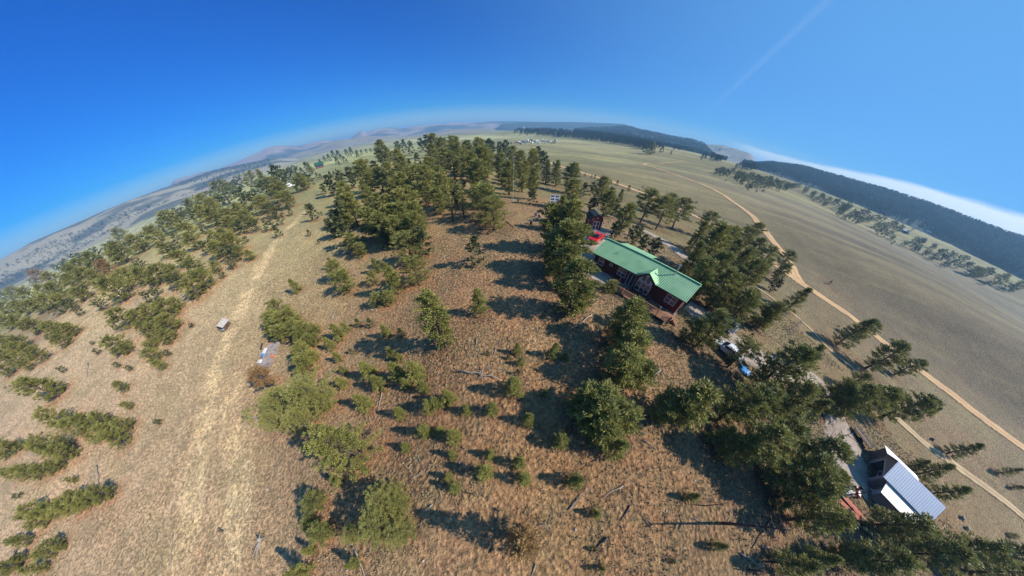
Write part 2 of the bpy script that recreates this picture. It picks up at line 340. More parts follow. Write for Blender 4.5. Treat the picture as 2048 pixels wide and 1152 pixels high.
f = np.clip(fbm(gx, gy, 190, 87, 4)*1.5, -1, 1)*np.clip((rad-110)/150, 0, 1)*.36; colr = colr*(1+f[:, None])
kk = GK.ravel(); types = ['']+[l[0] for l in LAY]
hz = GZ.ravel()
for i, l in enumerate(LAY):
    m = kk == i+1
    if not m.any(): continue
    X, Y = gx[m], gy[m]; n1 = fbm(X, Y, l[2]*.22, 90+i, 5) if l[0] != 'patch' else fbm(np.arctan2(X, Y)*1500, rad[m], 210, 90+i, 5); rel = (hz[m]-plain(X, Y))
    if l[0] == 'wood': c = lin((36, 58, 64))[None]*(1+n1[:, None]*.3)  # forest floor, its bluish tone adds painted haze to the ridge
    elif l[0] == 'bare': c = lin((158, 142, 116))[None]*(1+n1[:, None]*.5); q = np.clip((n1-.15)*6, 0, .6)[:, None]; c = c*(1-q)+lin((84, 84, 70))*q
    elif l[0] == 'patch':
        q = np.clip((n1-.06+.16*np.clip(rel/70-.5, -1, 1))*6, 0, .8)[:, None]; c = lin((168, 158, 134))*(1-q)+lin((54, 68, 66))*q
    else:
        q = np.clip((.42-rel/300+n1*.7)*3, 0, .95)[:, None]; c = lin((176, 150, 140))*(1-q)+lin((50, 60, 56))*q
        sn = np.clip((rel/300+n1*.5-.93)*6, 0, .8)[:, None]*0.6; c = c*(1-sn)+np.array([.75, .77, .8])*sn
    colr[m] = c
V = np.stack([gx, gy, hz], 1); nr = len(RR)
ii, jj = np.meshgrid(np.arange(nr-1), np.arange(NA), indexing='ij'); j2 = (jj+1) % NA
F = np.stack([ii*NA+jj, ii*NA+j2, (ii+1)*NA+j2, (ii+1)*NA+jj], -1).reshape(-1, 4)
F = F[:, ::-1]
m, nt, b = nodes('ground_soil'); b.inputs['Roughness'].default_value = .95; b.inputs['Specular IOR Level'].default_value = .15
at = N(nt, 'ShaderNodeAttribute', attribute_name='col'); geo = N(nt, 'ShaderNodeNewGeometry')
def nse(s, d=5., r=.6, w=None):
    n = N(nt, 'ShaderNodeTexNoise', Scale=s, Detail=d, Roughness=r); nt.links.new(w or geo.outputs['Position'], n.inputs[0]); return n.outputs[0]
n1, n2, n3 = nse(.35), nse(2.4, 6.), nse(9., 3.)
c = mixc(nt, rng(nt, n1, .40, .62), at.outputs[0], (1, 1, 1), 'MULTIPLY')
mul = N(nt, 'ShaderNodeMix'); mul.data_type = 'RGBA'; mul.blend_type = 'MULTIPLY'; mul.inputs[0].default_value = 1
cr = N(nt, 'ShaderNodeValToRGB'); cr.color_ramp.elements[0].position = .36; cr.color_ramp.elements[0].color = (.50, .50, .50, 1); cr.color_ramp.elements[1].position = .66; cr.color_ramp.elements[1].color = (1.38, 1.36, 1.30, 1)
nt.links.new(n2, cr.inputs[0]); nt.links.new(at.outputs[0], mul.inputs[6]); nt.links.new(cr.outputs[0], mul.inputs[7])
gr = mixc(nt, rng(nt, n1, .47, .63, 0, .35), mul.outputs[2], (.20, .17, .085))
vor = N(nt, 'ShaderNodeTexVoronoi', Scale=2.7); vor.inputs['Randomness'].default_value = 1; nt.links.new(geo.outputs['Position'], vor.inputs[0])
gr2 = mixc(nt, rng(nt, vor.outputs[0], .06, .13, .55, 0.), gr, (.05, .045, .028))
spk = N(nt, 'ShaderNodeTexVoronoi', Scale=1.4); nt.links.new(geo.outputs['Position'], spk.inputs[0])
gr3 = mixc(nt, rng(nt, spk.outputs[0], .035, .06, .5, 0.), gr2, (.42, .37, .30))
gr4 = gr3; GR3 = gr3
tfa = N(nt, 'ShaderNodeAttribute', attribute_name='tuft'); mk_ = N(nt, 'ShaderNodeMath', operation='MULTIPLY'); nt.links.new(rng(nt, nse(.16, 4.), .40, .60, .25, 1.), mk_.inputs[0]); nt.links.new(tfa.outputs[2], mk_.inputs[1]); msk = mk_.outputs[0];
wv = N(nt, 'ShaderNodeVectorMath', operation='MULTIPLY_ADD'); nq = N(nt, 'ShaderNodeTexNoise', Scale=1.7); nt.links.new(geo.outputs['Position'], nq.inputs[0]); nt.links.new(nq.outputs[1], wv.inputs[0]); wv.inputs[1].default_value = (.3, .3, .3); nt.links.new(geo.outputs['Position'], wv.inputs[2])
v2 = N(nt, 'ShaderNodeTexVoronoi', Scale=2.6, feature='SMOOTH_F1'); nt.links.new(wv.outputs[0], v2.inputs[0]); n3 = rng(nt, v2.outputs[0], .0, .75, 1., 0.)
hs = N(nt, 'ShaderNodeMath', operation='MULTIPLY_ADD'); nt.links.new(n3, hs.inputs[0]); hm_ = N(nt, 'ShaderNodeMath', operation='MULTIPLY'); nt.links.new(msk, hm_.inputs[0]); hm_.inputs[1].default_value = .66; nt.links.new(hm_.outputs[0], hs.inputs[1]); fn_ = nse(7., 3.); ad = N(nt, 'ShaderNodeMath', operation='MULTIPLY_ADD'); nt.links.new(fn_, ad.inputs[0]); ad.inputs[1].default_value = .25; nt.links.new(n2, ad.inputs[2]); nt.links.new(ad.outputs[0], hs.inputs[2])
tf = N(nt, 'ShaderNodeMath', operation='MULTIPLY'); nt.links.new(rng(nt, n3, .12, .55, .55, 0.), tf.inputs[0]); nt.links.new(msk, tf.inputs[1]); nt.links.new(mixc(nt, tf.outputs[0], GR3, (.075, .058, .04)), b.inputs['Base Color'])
bp = N(nt, 'ShaderNodeBump', Strength=1.0, Distance=.33); nt.links.new(hs.outputs[0], bp.inputs['Height']); nt.links.new(bp.outputs[0], b.inputs['Normal'])
SOIL = m
GROUND = tag(link('ground', mesh_np('ground', V, F, SOIL, smooth=True, attr={'col': np.clip(colr, 0, 1), 'tuft': np.clip(1-np.clip((-gx-8)/22, 0, .72)-np.clip((rad-90)/120, 0, .5)+.25*fbm(gx, gy, 9, 91, 3), .1, 1)})), kind='structure')

# ------------------------------------------------------------------ roads and gravel, laid on the ground mesh
def road(name, pts, m, lift=.05, seed=0):
    pl = poly_world(pts); n = len(pl); K = 9; vs = []; acr = []
    for i in range(n):
        a = pl[max(i-1, 0)]; b = pl[min(i+1, n-1)]; d = np.array([b[0]-a[0], b[1]-a[1]]); d /= max(1e-6, np.hypot(*d)); nn = np.array([-d[1], d[0]])
        for k in range(K):
            t = (k/(K-1)-.5); w = pl[i, 2]*(1+.22*float(fbm(np.array([pl[i, 0]]), np.array([pl[i, 1]]), 5, seed+(k > 3)*7, 2)[0])*(k in (0, K-1)))
            x, y = pl[i, :2]+nn*t*w; r = math.hypot(x, y); vs.append((x, y, hm(x, y)+lift+.0006*r-(.06 if k in (0, K-1) else 0))); acr.append(t)
    fs = [(i*K+k, i*K+k+1, (i+1)*K+k+1, (i+1)*K+k) for i in range(n-1) for k in range(K-1)]
    me = bpy.data.meshes.new(name); me.from_pydata(vs, [], fs); me.materials.append(m); me.update(); a_ = me.attributes.new('across', 'FLOAT', 'POINT'); a_.data.foreach_set('value', np.array(acr, np.float32))
    for p in me.polygons: p.use_smooth = True
    if me.polygons[0].normal.z < 0: me.flip_normals()
    return tag(link(name, me), kind='structure')
def dirt(name, c1, c2, c3, bump=.05, rut=.35, gcol=(.21, .16, .10)):
    m, nt, b = nodes(name); b.inputs['Roughness'].default_value = .95; b.inputs['Specular IOR Level'].default_value = .1
    geo = N(nt, 'ShaderNodeNewGeometry'); a = N(nt, 'ShaderNodeTexNoise', Scale=.25, Detail=6.); q = N(nt, 'ShaderNodeTexNoise', Scale=5., Detail=5.)
    nt.links.new(geo.outputs['Position'], a.inputs[0]); nt.links.new(geo.outputs['Position'], q.inputs[0])
    c = mixc(nt, rng(nt, a.outputs[0], .38, .62), c1, c2); nt.links.new(mixc(nt, rng(nt, q.outputs[0], .5, .72, 0, .5), c, c3), b.inputs['Base Color'])
    bp = N(nt, 'ShaderNodeBump', Strength=1., Distance=bump); nt.links.new(q.outputs[0], bp.inputs['Height']); nt.links.new(bp.outputs[0], b.inputs['Normal'])
    at = N(nt, 'ShaderNodeAttribute', attribute_name='across'); ab = N(nt, 'ShaderNodeMath', operation='ABSOLUTE'); nt.links.new(at.outputs[2], ab.inputs[0])
    base = b.inputs['Base Color'].links[0].from_socket; mid = rng(nt, ab.outputs[0], .02, .13, rut, 0.); base = mixc(nt, mid, base, gcol); sd = rng(nt, ab.outputs[0], .30, .42, 0., rut); nt.links.new(mixc(nt, sd, base, gcol), b.inputs['Base Color'])
    e1 = N(nt, 'ShaderNodeMath', operation='MULTIPLY_ADD'); nt.links.new(a.outputs[0], e1.inputs[0]); e1.inputs[1].default_value = .0; 
    q2 = N(nt, 'ShaderNodeTexNoise', Scale=1.1, Detail=5.); nt.links.new(geo.outputs['Position'], q2.inputs[0]); e2 = N(nt, 'ShaderNodeMath', operation='MULTIPLY_ADD'); nt.links.new(q2.outputs[0], e2.inputs[0]); e2.inputs[1].default_value = -.32; e2.inputs[2].default_value = .60
    s_ = N(nt, 'ShaderNodeMath', operation='SUBTRACT'); nt.links.new(e2.outputs[0], s_.inputs[0]); nt.links.new(ab.outputs[0], s_.inputs[1]); al = rng(nt, s_.outputs[0], -.02, .05); nt.links.new(al, b.inputs['Alpha']); return m
L_ = lambda *c: tuple(lin(c))
M_ROAD = dirt('red_dirt', L_(212, 172, 122), L_(194, 156, 116), L_(220, 186, 140))
M_TRACK = dirt('pale_track', L_(196, 170, 132), L_(176, 148, 112), L_(210, 190, 150), rut=.65)
M_GRAV = dirt('grey_gravel', L_(172, 156, 142), L_(150, 134, 120), L_(190, 178, 160), .09, rut=.15)
road('dirt_road', [(1075,322,5),(1130,339,5.5),(1200,360,5.5),(1260,380,5.5),(1330,408,5.5),(1400,440,5.5),(1463,477,5.5),(1520,512,5.5),(1565,541,5.5),(1600,566,6),(1650,598,5.5),(1720,645,5),(1780,692,5),(1850,745,5),(1900,782,5),(1960,830,5),(2048,896,5),(2200,1010,5)], M_ROAD)
road('dirt_road', [(1375,326,4),(1330,328,4),(1286,331,4.5),(1330,345,4.5),(1395,368,4.5),(1445,391,4.5),(1490,422,5),(1525,458,5),(1552,492,5),(1578,525,5),(1592,552,5),(1604,568,4)], M_ROAD, .07, 3)
road('dirt_road', [(1000,300,3),(1100,303,3),(1180,315,3),(1286,331,3)], M_TRACK, .04, 5)
road('track', [(1514,578,1.2),(1560,610,1.2),(1610,650,1.2),(1660,700,1.3),(1716,745,1.6),(1760,800,2.2),(1812,850,3),(1860,892,3),(1900,920,3),(1960,965,3),(2020,1012,3),(2120,1100,3)], M_TRACK, .06, 9)
road('driveway', [(1255,452,3),(1290,466,4),(1325,484,4.5),(1352,505,4.5),(1395,540,4),(1440,580,3.5)], M_GRAV, .05, 11)
road('driveway', [(1372,610,4),(1400,632,5.5),(1440,662,6),(1490,705,6),(1560,738,5.5),(1620,752,4.5),(1655,785,4.5),(1672,830,6),(1688,880,9),(1700,930,10),(1705,975,7)], M_GRAV, .05, 13)
road('gravel_yard', [(1215,462,5),(1195,468,7),(1180,495,8),(1168,522,7),(1188,545,5),(1240,572,4),(1262,588,3)], M_GRAV, .06, 17)

# ------------------------------------------------------------------ foliage
def leafmat(name, a, bcol, c, transl=.3):
    m, nt, b = nodes(name); b.inputs['Roughness'].default_value = .6; b.inputs['Specular IOR Level'].default_value = .25
    oi = N(nt, 'ShaderNodeObjectInfo'); at = N(nt, 'ShaderNodeAttribute', attribute_name='tone')
    c1 = mixc(nt, oi.outputs['Random'], a, bcol); c2 = mixc(nt, at.outputs[2], c1, c); nt.links.new(c2, b.inputs['Base Color'])
    t = N(nt, 'ShaderNodeBsdfTranslucent'); nt.links.new(c2, t.inputs[0]); mx = N(nt, 'ShaderNodeMixShader'); mx.inputs[0].default_value = transl
    nt.links.new(b.outputs[0], mx.inputs[1]); nt.links.new(t.outputs[0], mx.inputs[2]); nt.links.new(mx.outputs[0], nt.nodes['Material Output'].inputs[0]); return m
M_LEAF = leafmat('pine_needles', (.07, .10, .03), (.20, .205, .055), (.42, .385, .10), .24)
M_LEAFP = leafmat('pale_needles', (.25, .26, .075), (.30, .29, .09), (.46, .43, .14), .4)
M_BROWN = leafmat('dry_needles', (.30, .16, .07), (.34, .20, .09), (.40, .28, .12))
M_GREY = leafmat('bare_twigs', (.20, .17, .15), (.24, .2, .17), (.3, .26, .22), .05)
M_FAR = leafmat('haze_tinted_needles', (.012, .030, .034), (.014, .034, .036), (.05, .075, .055), .1)  # needle colour pushed towards blue, distance haze painted in
M_GROVE = leafmat('grove_needles', (.045, .06, .026), (.06, .075, .03), (.12, .13, .045), .15)
M_BARK = mat('pine_bark', (.13, .085, .06), .95, c2=(.07, .05, .04), scale=6, bump=.04, bscale=14, ratio=(1, 1, .25))
M_SNAG = mat('bleached_wood', (.36, .31, .26), .9, c2=(.2, .17, .14), scale=5, bump=.03, bscale=16)
M_SNAGD = mat('charred_wood', (.10, .085, .075), .95, c2=(.04, .035, .03), scale=5, bump=.03)
def leaves(rs, cen, out, n, cr, ll, lw, flat=.75):
    """needle tufts round clump centres; cen, out: (k,3); returns V (k*n*4,3), tone"""
    k = len(cen); off = rs.normal(size=(k, n, 3)); off /= np.linalg.norm(off, axis=2, keepdims=True)+1e-9
    off *= (rs.random((k, n, 1))**.45)*cr[:, None, None]; off[..., 2] *= flat
    c = cen[:, None]+off; d = off/np.maximum(cr[:, None, None], 1e-6)+out[:, None]*.8+rs.normal(size=(k, n, 3))*.45+np.array([0, 0, .35])
    d /= np.linalg.norm(d, axis=2, keepdims=True); s = np.cross(d, rs.normal(size=(k, n, 3))); s /= np.linalg.norm(s, axis=2, keepdims=True)+1e-9
    L = ll*(.7+.6*rs.random((k, n, 1))); w = lw*(.7+.6*rs.random((k, n, 1)))
    V = np.stack([c-d*L*.5, c+s*w*.5, c+d*L*.5, c-s*w*.5], 2).reshape(-1, 3)
    tone = np.repeat(np.clip(rs.random((k, 1))*.6+rs.random((k, n))*.5-.15, 0, 1).ravel(), 4); return V, tone
KIND = {  # width, crown base, branches, clumps per branch, leaves per clump, profile
 'cone': dict(w=.30, z0=.06, nb=62, nc=4, n=26, prof=lambda t: (1-t)**.75*(.55+.45*min(1, t*6))),
 'pine': dict(w=.26, z0=.09, nb=60, nc=5, n=24, prof=lambda t: math.sin(math.pi*(.12+.82*t))**.8),
 'round': dict(w=.42, z0=.07, nb=58, nc=4, n=36, prof=lambda t: math.sin(math.pi*(.2+.74*t))**.6),
 'open': dict(w=.30, z0=.30, nb=44, nc=5, n=24, prof=lambda t: math.sin(math.pi*(.18+.74*t))**.7),
 'big': dict(w=.42, z0=.06, nb=84, nc=5, n=46, prof=lambda t: math.sin(math.pi*(.2+.74*t))**.6),
 'thin': dict(w=.16, z0=.10, nb=36, nc=3, n=9, prof=lambda t: (1-t)**.6*(.6+.4*min(1, t*4))),
}
def make_tree(kind, seed, lo=False, bare=False):
    k = KIND[kind]; rs = np.random.RandomState(seed); rnd = random.Random(seed)
    lean = (rnd.uniform(-.03, .03), rnd.uniform(-.03, .03))
    ax = lambda z: Vector((lean[0]*z*z+.012*math.sin(z*7+seed), lean[1]*z*z+.012*math.cos(z*6+seed), z))
    tm = MB(); zz = [0, .04, .15, .3, .5, .7, .85, .97]; tr = .021 if kind != 'round' else .026
    tm.tube([ax(z) for z in zz], [tr*1.5, tr*1.1, tr, tr*.85, tr*.62, tr*.4, tr*.22, tr*.06], 7)
    # a few heavy lobes and gaps make the outline uneven
    lobes = [(rnd.uniform(0, 2*math.pi), rnd.uniform(.1, .95), rnd.uniform(.55, 1.3)) for _ in range(9)]
    cen = []; out = []; crs = []
    nb = k['nb']//(3 if lo else 1)
    for i in range(nb):
        t = ((i+rnd.random())/nb)**.85; z = k['z0']+(1-k['z0'])*t*.97; a = i*2.4+rnd.uniform(-.5, .5); f = 1.0
        for la, lt, lf in lobes:
            g = math.exp(-((math.cos(a-la)-1)**2)/.18-((t-lt)**2)/.03); f *= 1+(lf-1)*g
        L = k['w']*k['prof'](t)*f*rnd.uniform(.72, 1.12)
        if L < .02: L = .02
        up = rnd.uniform(-.12, .32)+.35*t; dv = Vector((math.cos(a), math.sin(a), up)); p0 = ax(min(z, .96))
        if i % 2 == 0 and L > .08: tm.tube([p0, p0+dv*L*.55, p0+dv*L*.95+Vector((0, 0, .02))], [tr*.3, tr*.18, tr*.06], 4, False)
        nc = max(1, int(k['nc']*(.5+L/k['w']*.6)))
        if lo: nc = max(1, nc//2)
        for j in range(nc):
            q = (.38+.66*(j+rnd.random()*.6)/nc) if nc > 1 else .8; c = p0+dv*L*q; c += Vector((rnd.uniform(-1, 1), rnd.uniform(-1, 1), rnd.uniform(-.6, .6)))*.028
            cen.append(c); out.append(dv); crs.append((.040+.026*rnd.random())*(1.9 if lo else 1)*(1.25 if kind == 'round' else 1))
    cen.append(ax(.99)); out.append(Vector((0, 0, 1))); crs.append(.03)
    n = k['n']//(2 if lo else 1); n = max(4, n); lw = .013; ll = .046
    if kind == 'big': lw = .0095; ll = .026; crs = [c_*.8 for c_ in crs]
    if lo: lw, ll = .06, .10
    if bare: n = 5; lw = .005; ll = .07
    V, tone = leaves(rs, np.array(cen), np.array(out), n, np.array(crs), ll, lw, .7)
    return V, tone, tm
PROT = {}
def proto(kind, seed, mname, bare=False):
    key = (kind, seed, mname, bare)
    if key not in PROT:
        V, tone, tm = make_tree(kind, seed, False, bare)
        F = np.arange(len(V)).reshape(-1, 4); me = mesh_np('crown_%s' % kind, V, F, globals()[mname], attr={'tone': tone})
        tme = bpy.data.meshes.new('trunk_%s' % kind); tme.from_pydata(tm.v, [], tm.f); tme.materials.append(M_BARK if not bare else M_SNAG); tme.update()
        for p in tme.polygons: p.use_smooth = True
        PROT[key] = (me, tme)
    return PROT[key]

# ------------------------------------------------------------------ trees: crown centre x, y and crown width in photo pixels, kind
def reg(ox, oy, s, txt, k):
    o = []
    for q in txt.split(';'):
        if not q.strip(): continue
        v = q.split(','); kk = v[3].strip() if len(v) > 3 else k; o.append((ox+float(v[0])/s, oy+float(v[1])/s, float(v[2])/s, kk))
    return o
TREES = []
TREES += reg(0, 340, 3.84, '1945,100,110;1850,110,80;1800,150,80;1720,190,150;1760,150,80;1860,200,90;1970,230,90;1900,250,100;1615,210,70;1580,270,130;1650,300,120;1700,260,90;1450,280,70;1490,300,120;1560,340,110;1640,370,120;1500,350,90;1770,370,110;1850,340,120;1900,390,110;1950,350,90;1780,430,110;1700,400,80;1860,450,90;1960,440,80;1375,340,80;1310,400,140;1260,420,90;1370,390,90;1420,360,70;1190,500,120;1150,470,70;1240,480,70;1450,480,120;1480,560,120;1560,450,60;1340,510,60,brown;1650,540,110;1740,520,110;1800,570,130;1680,620,120;1760,650,100;1590,600,90;1840,630,70;920,510,110;850,560,40;1050,570,130;1110,530,80;1100,590,60,grey;1270,620,110;1360,600,90;850,610,90;930,640,150;980,600,80;880,670,110;740,650,90;660,655,60;585,685,80;500,715,60;410,745,45;700,700,120;620,740,120;760,720,90;560,790,120;500,760,80;650,820,130;720,820,110;540,860,120;820,760,130,brown;400,840,110;300,820,110,brown;260,860,60;430,920,120;330,930,110;230,960,120;130,950,110;60,980,110;370,1010,120;480,1010,120;280,1050,120;180,1060,120;80,1080,130;600,960,110;640,940,90;520,1040,90;420,1080,90;590,1090,60;740,880,70;880,930,200;950,860,140;1000,800,110;1090,820,130;1180,830,120;1250,790,130;1340,790,110;1400,690,120;1500,760,130;1560,850,140;1480,920,150;1340,870,100;1660,750,80;1790,730,60;1830,680,50;1930,660,70;1890,540,40;1710,810,45;1080,740,90;760,1030,90;1210,930,50;1150,980,100;1060,1020,70,grey', 'round')
TREES += reg(0, 560, 3.84, '930,300,160;1060,290,120;1160,270,150;1280,230,150;1350,190,100;1300,340,140;1200,380,120;1100,370,100;1280,440,110;1180,450,90;890,500,150;960,530,90;1090,570,90,grey;1180,590,110;1150,510,80;860,360,40;400,380,130;470,400,120;540,380,110;460,470,110;380,440,70;200,560,150;290,580,120;100,620,150;40,700,110;150,480,120;60,480,120;30,580,120;200,660,90;250,360,130;150,330,130;60,330,120;330,850,210;430,820,110;240,790,80;460,690,50;730,550,45;690,480,30;885,655,45;980,680,45;1235,660,80;1285,565,50;1470,345,35;930,825,90;975,970,70;1210,1090,50', 'round')
TREES += reg(0, 840, 3.692, '400,200,190;480,250,150;310,220,110;860,150,150;800,90,130;690,140,90;920,40,110;560,60,150;420,0,170;650,20,140;760,0,120;60,210,150;20,270,80;120,190,80;100,400,120;180,380,110;250,400,130;340,370,120;410,340,100;520,450,70;130,560,50;760,540,140;680,580,140;600,620,140;520,650,150;430,650,150;350,700,140;260,660,130;200,720,90;560,560,110;290,770,110;180,890,110;110,890,80;400,920,110;350,990,120;440,950,70;90,1070,150;160,1020,80;40,1110,90;250,1110,110;320,1100,70', 'round')
TREES += reg(400, 560, 3.84, '610,230,120;570,320,120;650,330,130;730,290,120;560,400,90;640,420,120;760,370,110;820,400,120;890,380,90;780,450,110;850,470,110;900,450,80;810,560,130;870,590,100;820,660,140;1215,330,55,cone;1310,330,60,cone;1060,400,110,cone;1120,365,70,cone;1425,390,85,cone;1540,400,60,cone;1000,490,90,cone;1060,590,75,cone;1105,690,65,cone;1165,545,40,cone;1090,780,95,cone;1460,560,80,cone;1525,590,65,cone;745,55,75,cone;1290,690,140,cone;1360,790,120,cone;1500,700,140,cone;1640,700,150,cone;1570,800,90,cone;1700,820,100,cone;1250,940,140,cone;1525,1020,100,cone;1740,970,120,cone;1880,900,120,cone;1815,330,240,tallpine', 'round')
TREES += [(566,800,88,'pale'),(618,790,100,'pale'),(545,840,60,'pale'),(600,835,70,'pale'),(640,800,60,'pale'),(532,757,36,'paleg'),(692,900,138,'topround'),(671,960,26,'cone'),(630,1003,46,'round'),(622,1040,34,'round'),(645,1065,50,'round'),(770,995,90,'pale2'),(755,1045,95,'pale2'),(800,1060,70,'pale2'),(705,1065,55,'pale2'),(790,1000,60,'pale2'),(619,1100,26,'cone'),(706,1124,30,'cone'),(598,1146,50,'cone')]
TREES += reg(620, 430, 5.486, '300,620,200,round;400,740,230,round;250,540,100,cone;490,330,200,round;420,230,120,thin;560,400,150,round;1090,380,300,bigpine;1150,620,260,bigpine;900,700,260,pine;700,700,140,round;720,570,120,cone;740,930,150,round;860,910,150,round;230,90,60,cone;200,100,70,cone;340,60,160,round;330,140,130;430,40,150;290,190,60,cone;700,120,210;820,170,210;930,90,210;830,290,140;620,220,120;1030,120,180;1180,170,200;1230,320,130,thin', 'pine')
TREES += reg(850, 560, 3.84, '410,165,150,cone;1140,90,260;1210,150,150;1430,50,110,bush;1530,330,220;1620,290,120;1540,440,180;1560,560,220;1520,690,230;1640,740,180;715,520,80,cone;640,580,40,cone;745,615,65,cone;1000,530,110,cone;1090,580,65,cone;690,810,170,cone;715,700,50,cone;930,870,70,cone;80,940,110,cone;175,910,100,cone;300,1000,90,cone;510,1000,110,cone;810,1080,120,cone;480,550,36,cone;1250,940,200;1380,960,220;1320,1060,230;1500,1080,220;1880,980,230', 'pine')
TREES += reg(800, 840, 3.692, '170,80,130;290,80,80;390,130,130;375,260,80;30,200,80;660,260,90;620,390,150;350,420,80;395,500,100;880,320,110;920,440,120;1300,450,140;1450,690,90;1430,950,50;1395,1080,45;1490,1085,60;1490,100,200,pine;1600,200,200,pine;1190,170,100,pine', 'cone')
TREES += [(1045,1085,88,'halfdead')]
TREES += reg(1200, 820, 3.469, '640,600,110,cone;830,940,120,cone;500,1045,50,cone', 'cone')
TREES += [(1421,662,62,'pine'),(1385,660,46,'pine'),(1485,707,60,'open'),(1558,737,96,'pine'),(1619,712,54,'cone'),(1537,632,58,'pine'),(1371,812,70,'pine'),(1479,812,90,'pine'),(1528,800,60,'pine'),(1579,800,80,'pine'),(1620,820,75,'pine'),(1509,889,95,'pine'),(1557,870,80,'pine'),(1440,870,60,'pine'),(1470,900,60,'pine'),(1588,945,100,'pine'),(1630,915,90,'pine'),(1640,960,80,'pine'),(1595,598,50,'cone'),(1713,664,72,'pine'),(1740,660,34,'pine'),(1780,714,62,'pine'),(1824,734,42,'pine'),(1717,760,38,'pine'),(1670,790,70,'pine'),(1700,800,80,'pine'),(1740,802,80,'pine'),(1814,815,76,'pine'),(1780,800,40,'pine'),(1870,822,30,'cone'),(1935,900,55,'cone'),(1873,943,62,'cone'),(1903,985,66,'cone'),(1845,930,36,'cone'),(2022,942,35,'cone'),(2041,973,25,'cone'),(2027,1071,22,'bush'),(1477,620,62,'pine'),(1450,600,40,'pine'),(1533,630,50,'pine'),(1553,567,26,'open'),(1501,671,12,'cone'),(1850,921,16,'bush'),(1600,644,20,'grey'),(1573,626,18,'grey'),(1585,655,22,'grey'),(1800,1050,90,'pine'),(1830,1065,70,'pine'),(1618,985,95,'pine'),(1640,1035,90,'pine'),(1597,1131,85,'cone'),(1645,1120,70,'cone'),(1762,1125,100,'pine'),(1862,1108,100,'pine'),(1935,1100,95,'pine'),(2007,1108,80,'pine'),(1700,1110,60,'pine'),(1560,1010,40,'cone'),(2000,1145,90,'pine')]
TREES += [(1492,558,60,'pine'),(1463,560,40,'pine'),(1536,512,42,'open'),(1571,520,42,'open'),(1489,475,44,'open'),(1504,470,36,'pine'),(1447,491,55,'pine'),(1416,446,42,'open'),(1463,513,55,'pine'),(1428,545,62,'pine'),(1495,602,40,'pine'),(1663,564,8,'cone'),(1420,500,70,'pine'),(1385,520,60,'pine'),(1400,560,60,'pine'),(1440,580,60,'pine'),(1395,475,50,'pine'),(1478,530,50,'pine'),(1513,500,34,'pine'),(1525,535,30,'pine'),(1560,545,30,'pine')]
TREES += reg(900, 220, 3.388, '40,290,90;100,330,90;150,330,90;205,290,80;270,290,70;60,390,100;150,400,110;230,380,110;190,470,120;335,290,60;375,290,70;340,340,90;350,420,110;430,350,90;480,380,90;400,480,120;490,470,110;560,420,110,tallpine;560,520,90,tallpine;560,600,70,cone;590,330,80;630,350,80,open;650,440,100;720,450,110;700,385,28,cone;815,480,110;830,430,60;820,590,110;900,560,70;960,545,50;1020,570,110;1080,580,50;1155,590,55;960,660,60;1060,650,100;1110,680,70;1170,750,120;1120,820,70;1230,860,80;1280,840,50;1300,910,70;1380,940,80;1330,650,150,open;1440,700,150,open;1480,640,100,open;1550,700,140,open;740,720,150;820,690,140;700,820,180;800,820,200;740,950,200;830,960,190;690,1020,140;800,1080,180;240,650,210,round;300,720,190,round;180,590,120,round;60,600,80;30,540,60;175,960,75,thin;100,660,60;460,625,18,cone;795,405,20,cone;830,415,20,cone;875,440,15,cone;910,450,15,cone;955,460,15,cone;978,463,18,cone;1028,475,28,cone;1090,500,14,cone;1128,505,24,cone;1208,540,28,cone;1280,575,16,cone;1275,550,12,cone;1320,270,50,cone;1370,270,55,cone;1430,275,38,cone;1350,285,40,cone;1495,298,18,cone;440,160,20,cone;480,165,24,cone;520,168,24,cone;600,165,28,cone;640,170,28,cone', 'pine')
TREES += reg(400, 200, 3.388, '1250,380,100;1220,390,60;1290,400,60;1480,420,60;1350,340,50;1390,330,60;1430,340,60;1500,320,50;1550,330,80;1600,330,90;1650,360,90;1720,350,90;1750,400,90;1820,380,90;1890,360,90;1960,360,80;1580,400,90;1660,430,90;1720,460,100;1900,440,110;1950,450,100;1880,530,110;1830,480,100;1780,600,60;1360,430,90;1430,460,60;1080,490,70;1190,480,60;1200,520,70;1120,530,120;1150,590,90;1030,540,80;960,530,50;890,590,80;840,610,40;960,590,70;1000,640,90;980,690,90;1040,760,130;950,750,80;930,820,80;900,890,70;1150,680,100;1230,560,100;1300,540,110;1380,480,90;1380,560,120;1480,560,110;1560,500,100;1530,590,130;1620,560,100;1640,640,130;1540,650,90;1400,620,120;1330,650,110;1450,700,110;1380,740,130;1220,760,120;1300,760,120;1200,860,120;1290,840,120;1380,830,130;1480,800,110;1620,700,100;1700,640,100;1700,720,90,thin;1780,690,90,thin;1930,660,150,round;1250,900,110;1350,900,120;1440,880,110', 'pine')
TREES += reg(400, 200, 3.388, '770,770,80,cone;740,750,40,cone;830,775,20,cone;875,840,30,cone;745,910,28,cone;808,965,22,cone;540,825,45,cone;618,765,35,cone;535,900,50,cone;470,860,60,round;570,805,20,cone;530,765,70,round;700,570,90,round;740,560,70,round;680,590,70,round;800,520,30,cone;825,525,28,cone;890,515,35,cone;925,485,18,cone;915,505,25,cone;750,470,55,cone;700,495,35,cone;730,465,40,cone;645,500,60,round;620,510,40;580,530,50;540,540,80;590,545,50,brown;440,560,90;500,590,90,round;560,640,110,round;600,690,90,round;520,620,90,round;450,620,90,round;440,720,100,round;480,760,80,round;820,430,30,cone;850,410,30,cone;880,400,35,cone;910,380,40,cone;940,380,40,cone;930,420,35,cone;960,400,30,cone;1000,370,35,cone;1030,360,40,cone;1070,370,30,cone;1100,365,25,cone;1130,355,20,cone;1160,350,20,cone;1190,350,20,cone;980,410,30,cone;950,440,20,cone;1000,420,18,cone;1070,380,25,cone', 'pine')
